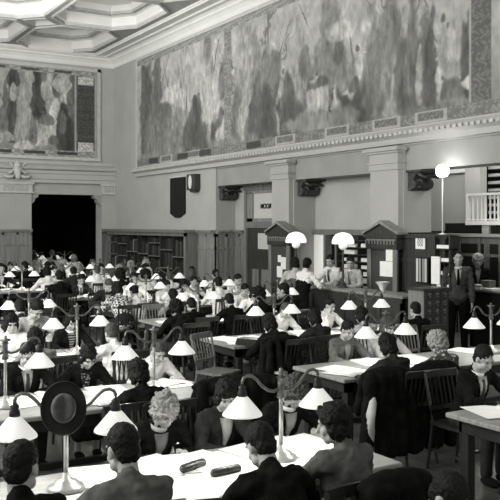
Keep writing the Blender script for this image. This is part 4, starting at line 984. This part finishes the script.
# ------------------------------------------------------------------ empty chairs and coats
put_chair(4.9, 9.0, -2.72, 'empty slat-back chair turned sideways at the head of the third row right table', CG, 'l')
y = 12.75; put_chair(y * ray(160), y, PI, 'empty pale slat-back chair behind the fourth row right table', CG, 'l')
y = 8.25; put_chair(y * ray(419), y, PI, 'empty pale slat-back chair behind the table under the card catalogue', CG, 'l')
y = 5.75; put_chair(y * ray(254), y, PI + .1, 'empty pale slat-back chair seen beyond the near reader in black', CG, 'l')
y = 6.15; put_chair(y * ray(203), y, .1, 'empty dark chair with a shiny top rail left of centre', CG, 'd')
y = 6.1; put_chair(y * ray(236), y, -.1, 'empty dark chair at the right end of the second row left table', CG, 'd')
def coat(x, y, rz, label, w=.27, l=.62, m='black', zt=.93):
    t = thing('coat', label, 'coat', (x, y, 0), rz)
    bm = bmesh.new()
    ell(bm, (0, -.27, zt - .05), (w, .07, .06)); 
    for k in range(5): a = -w + .06 + k * (w * 2 - .12) / 4; caps(bm, (a * .9, -.32, zt - .08), (a * 1.1 + random.uniform(-.03, .03), -.34, zt - l), .055, .075)
    for k in range(4): a = -w + .08 + k * (w * 2 - .16) / 3; caps(bm, (a * .9, -.22, zt - .08), (a, -.17, zt - .38), .04, .05)
    me = remesh(bm, .014, 5, 'coat_body', .014, 9); link('coat_body', me, t, m=CL[m]); return t
coat(5.35, 8.05, PI - .1, 'dark coat draped over the chair at the second row table corner', m='black', l=.6)
x = 6.0 * ray(384); coat(5.0, 6.22, 0, 'heavy black coat hung on the chair of the lace-collared woman', w=.32, l=.75)
coat(5.62, 6.25, 0, 'heavy black coat hung on the chair of the floral-dressed woman', w=.32, l=.75)
y = 6.15; coat(y * ray(203), y, .1, 'black coat over the empty chair left of centre', w=.3, l=.7, zt=1.02)
y = 6.1; coat(y * ray(236), y, -.1, 'black coat over the chair at the second row table end', w=.3, l=.7, zt=1.02)
for o in [o for o in COL.objects if o.get('label', '').startswith('curly dark-haired woman reader in a grey')]: coat(o.location.x + .03, o.location.y - .02, o.rotation_euler.z, 'black coat hung on the chair of the woman in the grey sweater', w=.27, l=.7)
t = thing('scarf', 'pale patterned scarf hanging between the coats in the right aisle', 'scarf', (4.74, 5.84, .1))
bm = bmesh.new(); pts = [(.02, 0, .0), (0, 0, .14), (-.015, 0, .3), (-.01, 0, .45), (.015, 0, .56), (.03, 0, .6)]; tube(bm, pts, [.008, .025, .042, .045, .035, .012], 10); obj('fold', bm, CL['light'], t, True)

x = 9.5; t = thing('paper_fan', 'white flared paper holder standing at the near end of the service counter', 'holder', (x, x / ray(382.5), 1.05))
bm = bmesh.new(); n = 28; P_ = [(.035, 0), (.04, .06), (.06, .12), (.1, .175), (.115, .19)]; G_ = []
for r, z in P_: G_.append([bm.verts.new((r * (1 + .18 * math.cos(k * PI)) * math.cos(2 * PI * k / n), r * (1 + .18 * math.cos(k * PI)) * math.sin(2 * PI * k / n), z)) for k in range(n)])
for a, b in zip(G_, G_[1:]):
    for k in range(n): bm.faces.new([a[k], a[(k + 1) % n], b[(k + 1) % n], b[k]])
bm.faces.new(G_[0][::-1]); obj('pleats', bm, M_paper, t, True)

# ------------------------------------------------------------------ papers and books on the tables
def onplane(u, v, z=TZ):
    d = F * (H - z) / (v - V0); l = (u - 250) / F * d; return SA * d + CA * l, CA * d - SA * l
bm = bmesh.new()
pv = []
for s in (-1, 1):
    V = [[(s * (.002 + i * .045), j, .004 + .02 * math.sin(min(1, i / 4 * 1.3 + .12) * PI) * 1) for j in (-.15, .15)] for i in range(6)]
    for a, b in zip(V, V[1:]): bm.faces.new([bm.verts.new(q) for q in (a[0], b[0], b[1], a[1])])
bmesh.ops.remove_doubles(bm, verts=bm.verts, dist=1e-4); bmesh.ops.solidify(bm, geom=bm.faces[:], thickness=.006)
OPENB = mesh('pages', bm, M_print, True)
COVERM = mesh('cover', B((-.235, .235, -.16, .16, 0, .004)), mat('book_cover', .05))
SHEETM = [mesh('sheet', B((-a, a, -b, b, 0, .0025)), M_paper) for a, b in ((.11, .15), (.17, .22), (.13, .18))]
def openbook(x, y, rz, lab):
    t = thing('open_book', lab, 'book', (x, y, TZ + .001), rz, 'open books on the tables'); link('cover', COVERM, t); link('pages', OPENB, t); return t
def paper(x, y, rz, lab, k=0, z=TZ + .001): o = link('paper_sheet', SHEETM[k], None, (x, y, z), rz); return tag(o, lab, 'paper', 'papers on the tables')
seen = {}
people = [o for o in COL.objects if o.name.split('.')[0] == 'person' and o.get('group') == 'readers at the tables']
for o in people:
    if o['label'].startswith('dark-haired reader whose'): continue
    f = Matrix.Rotation(o.rotation_euler.z, 3, 'Z'); yc = min(ROW, key=lambda r: abs(r - o.location.y)); s = 1 if o.location.y > yc else -1
    x = o.location.x; y = yc + s * .24; who = o['label']; short = ' '.join(who.split()[:10]) if len(who.split()) > 12 else who.replace('left block fourth row, ', 'left fourth row, '); short = ' '.join(short.split()[:10]); far = yc > 14
    a = x + random.uniform(-.05, .05); r = o.rotation_euler.z + random.uniform(-.25, .25)
    x0, x1 = (left_x1(yc) - 2.75, left_x1(yc)) if x < 4.3 else (right_x0(yc), 8.15 + .12 * min(6, round((yc - 2.07) / 2.48)))
    a = max(x0 + .26, min(x1 - .26, a))
    if random.random() < .6: openbook(a, y, r, 'open book before the ' + short)
    else: paper(a, y, r, 'large white sheet before the ' + short, 1)
    if not far or random.random() < .5: paper(max(x0 + .2, min(x1 - .2, a + random.choice((-.33, .33)))), yc + s * random.uniform(.1, .2), random.uniform(-.5, .5), 'loose paper beside the ' + short, 2 if not far else 0, TZ + .0045)
def closed(x, y, z, rz, w, d, hh, m, lab):
    t = thing('book', lab, 'book', (x, y, z), rz, 'closed books on the tables')
    obj('cover', B((-w, w, -d, d, 0, .004), (-w, w, -d, d, hh - .004, hh), (-w, -w + .004, -d, d, 0, hh)), m, t); obj('pages', B((-w + .004, w - .006, -d + .006, d - .006, .004, hh - .004)), M_paper, t)
xb, yb = onplane(246, 344)
for k in range(3): closed(xb + k * .012, yb - .1 + k * .01, TZ + k * .028, .4 + k * .1, .11, .15, .027, BKM[k], 'closed dark book stacked on the table by the sideways chair, %s' % ['bottom', 'middle', 'top'][k])
closed(xb + .34, yb - .08, TZ, .1, .1, .13, .022, BKM[3], 'closed book lying right of the dark stack of three')
for u, v, lab, rz in ((193, 470, 'dark rolled leather case on the near table, left one', .35), (226, 475, 'dark rolled leather case on the near table, right one', .1)):
    x, y = onplane(u, v); t = thing('leather_case', lab, 'case', (x, y, TZ + .028), rz)
    bm = bmesh.new(); caps(bm, (-.085, 0, 0), (.085, 0, 0), .027, .027, 14); obj('roll', bm, mat('leather', .03, .35, 20, .3), t, True)
    bm = bmesh.new(); lathe(bm, [(.0285, -.004), (.0285, .004)], 14); q = obj('strap', bm, M_black, t); q.rotation_euler = (0, PI / 2, 0)
for u, v, lab in ((155, 465, 'white papers under the fair woman, left pile'), (205, 462, 'white papers at the near table middle'), (235, 470, 'white newspaper in front of the cardigan woman'), (300, 470, 'white papers right of the near lamp'), (325, 455, 'white sheet by the near table lamp base'), (20, 470, 'white papers beside the boy'), (90, 470, 'white sheets right of the hat lamp'), (218, 492, 'white sheet at the front edge of the near table'), (270, 440, 'white sheet left of the lamp base'), (490, 412, 'white papers at the right edge table'), (25, 402, 'white sheets by the left edge lamp'), (375, 362, 'white sheets before the cardigan woman'), (340, 370, 'sheet at the second row table corner'), (462, 350, 'papers at the right of the second row table')):
    x, y = onplane(u, v); yc = min(ROW, key=lambda r: abs(r - y))
    if abs(y - yc) < .5:
        y = max(yc - .26, min(yc + .26, y)); o = paper(x, y, random.uniform(-.4, .4), lab, 1, TZ + .004 + random.uniform(0, .004))
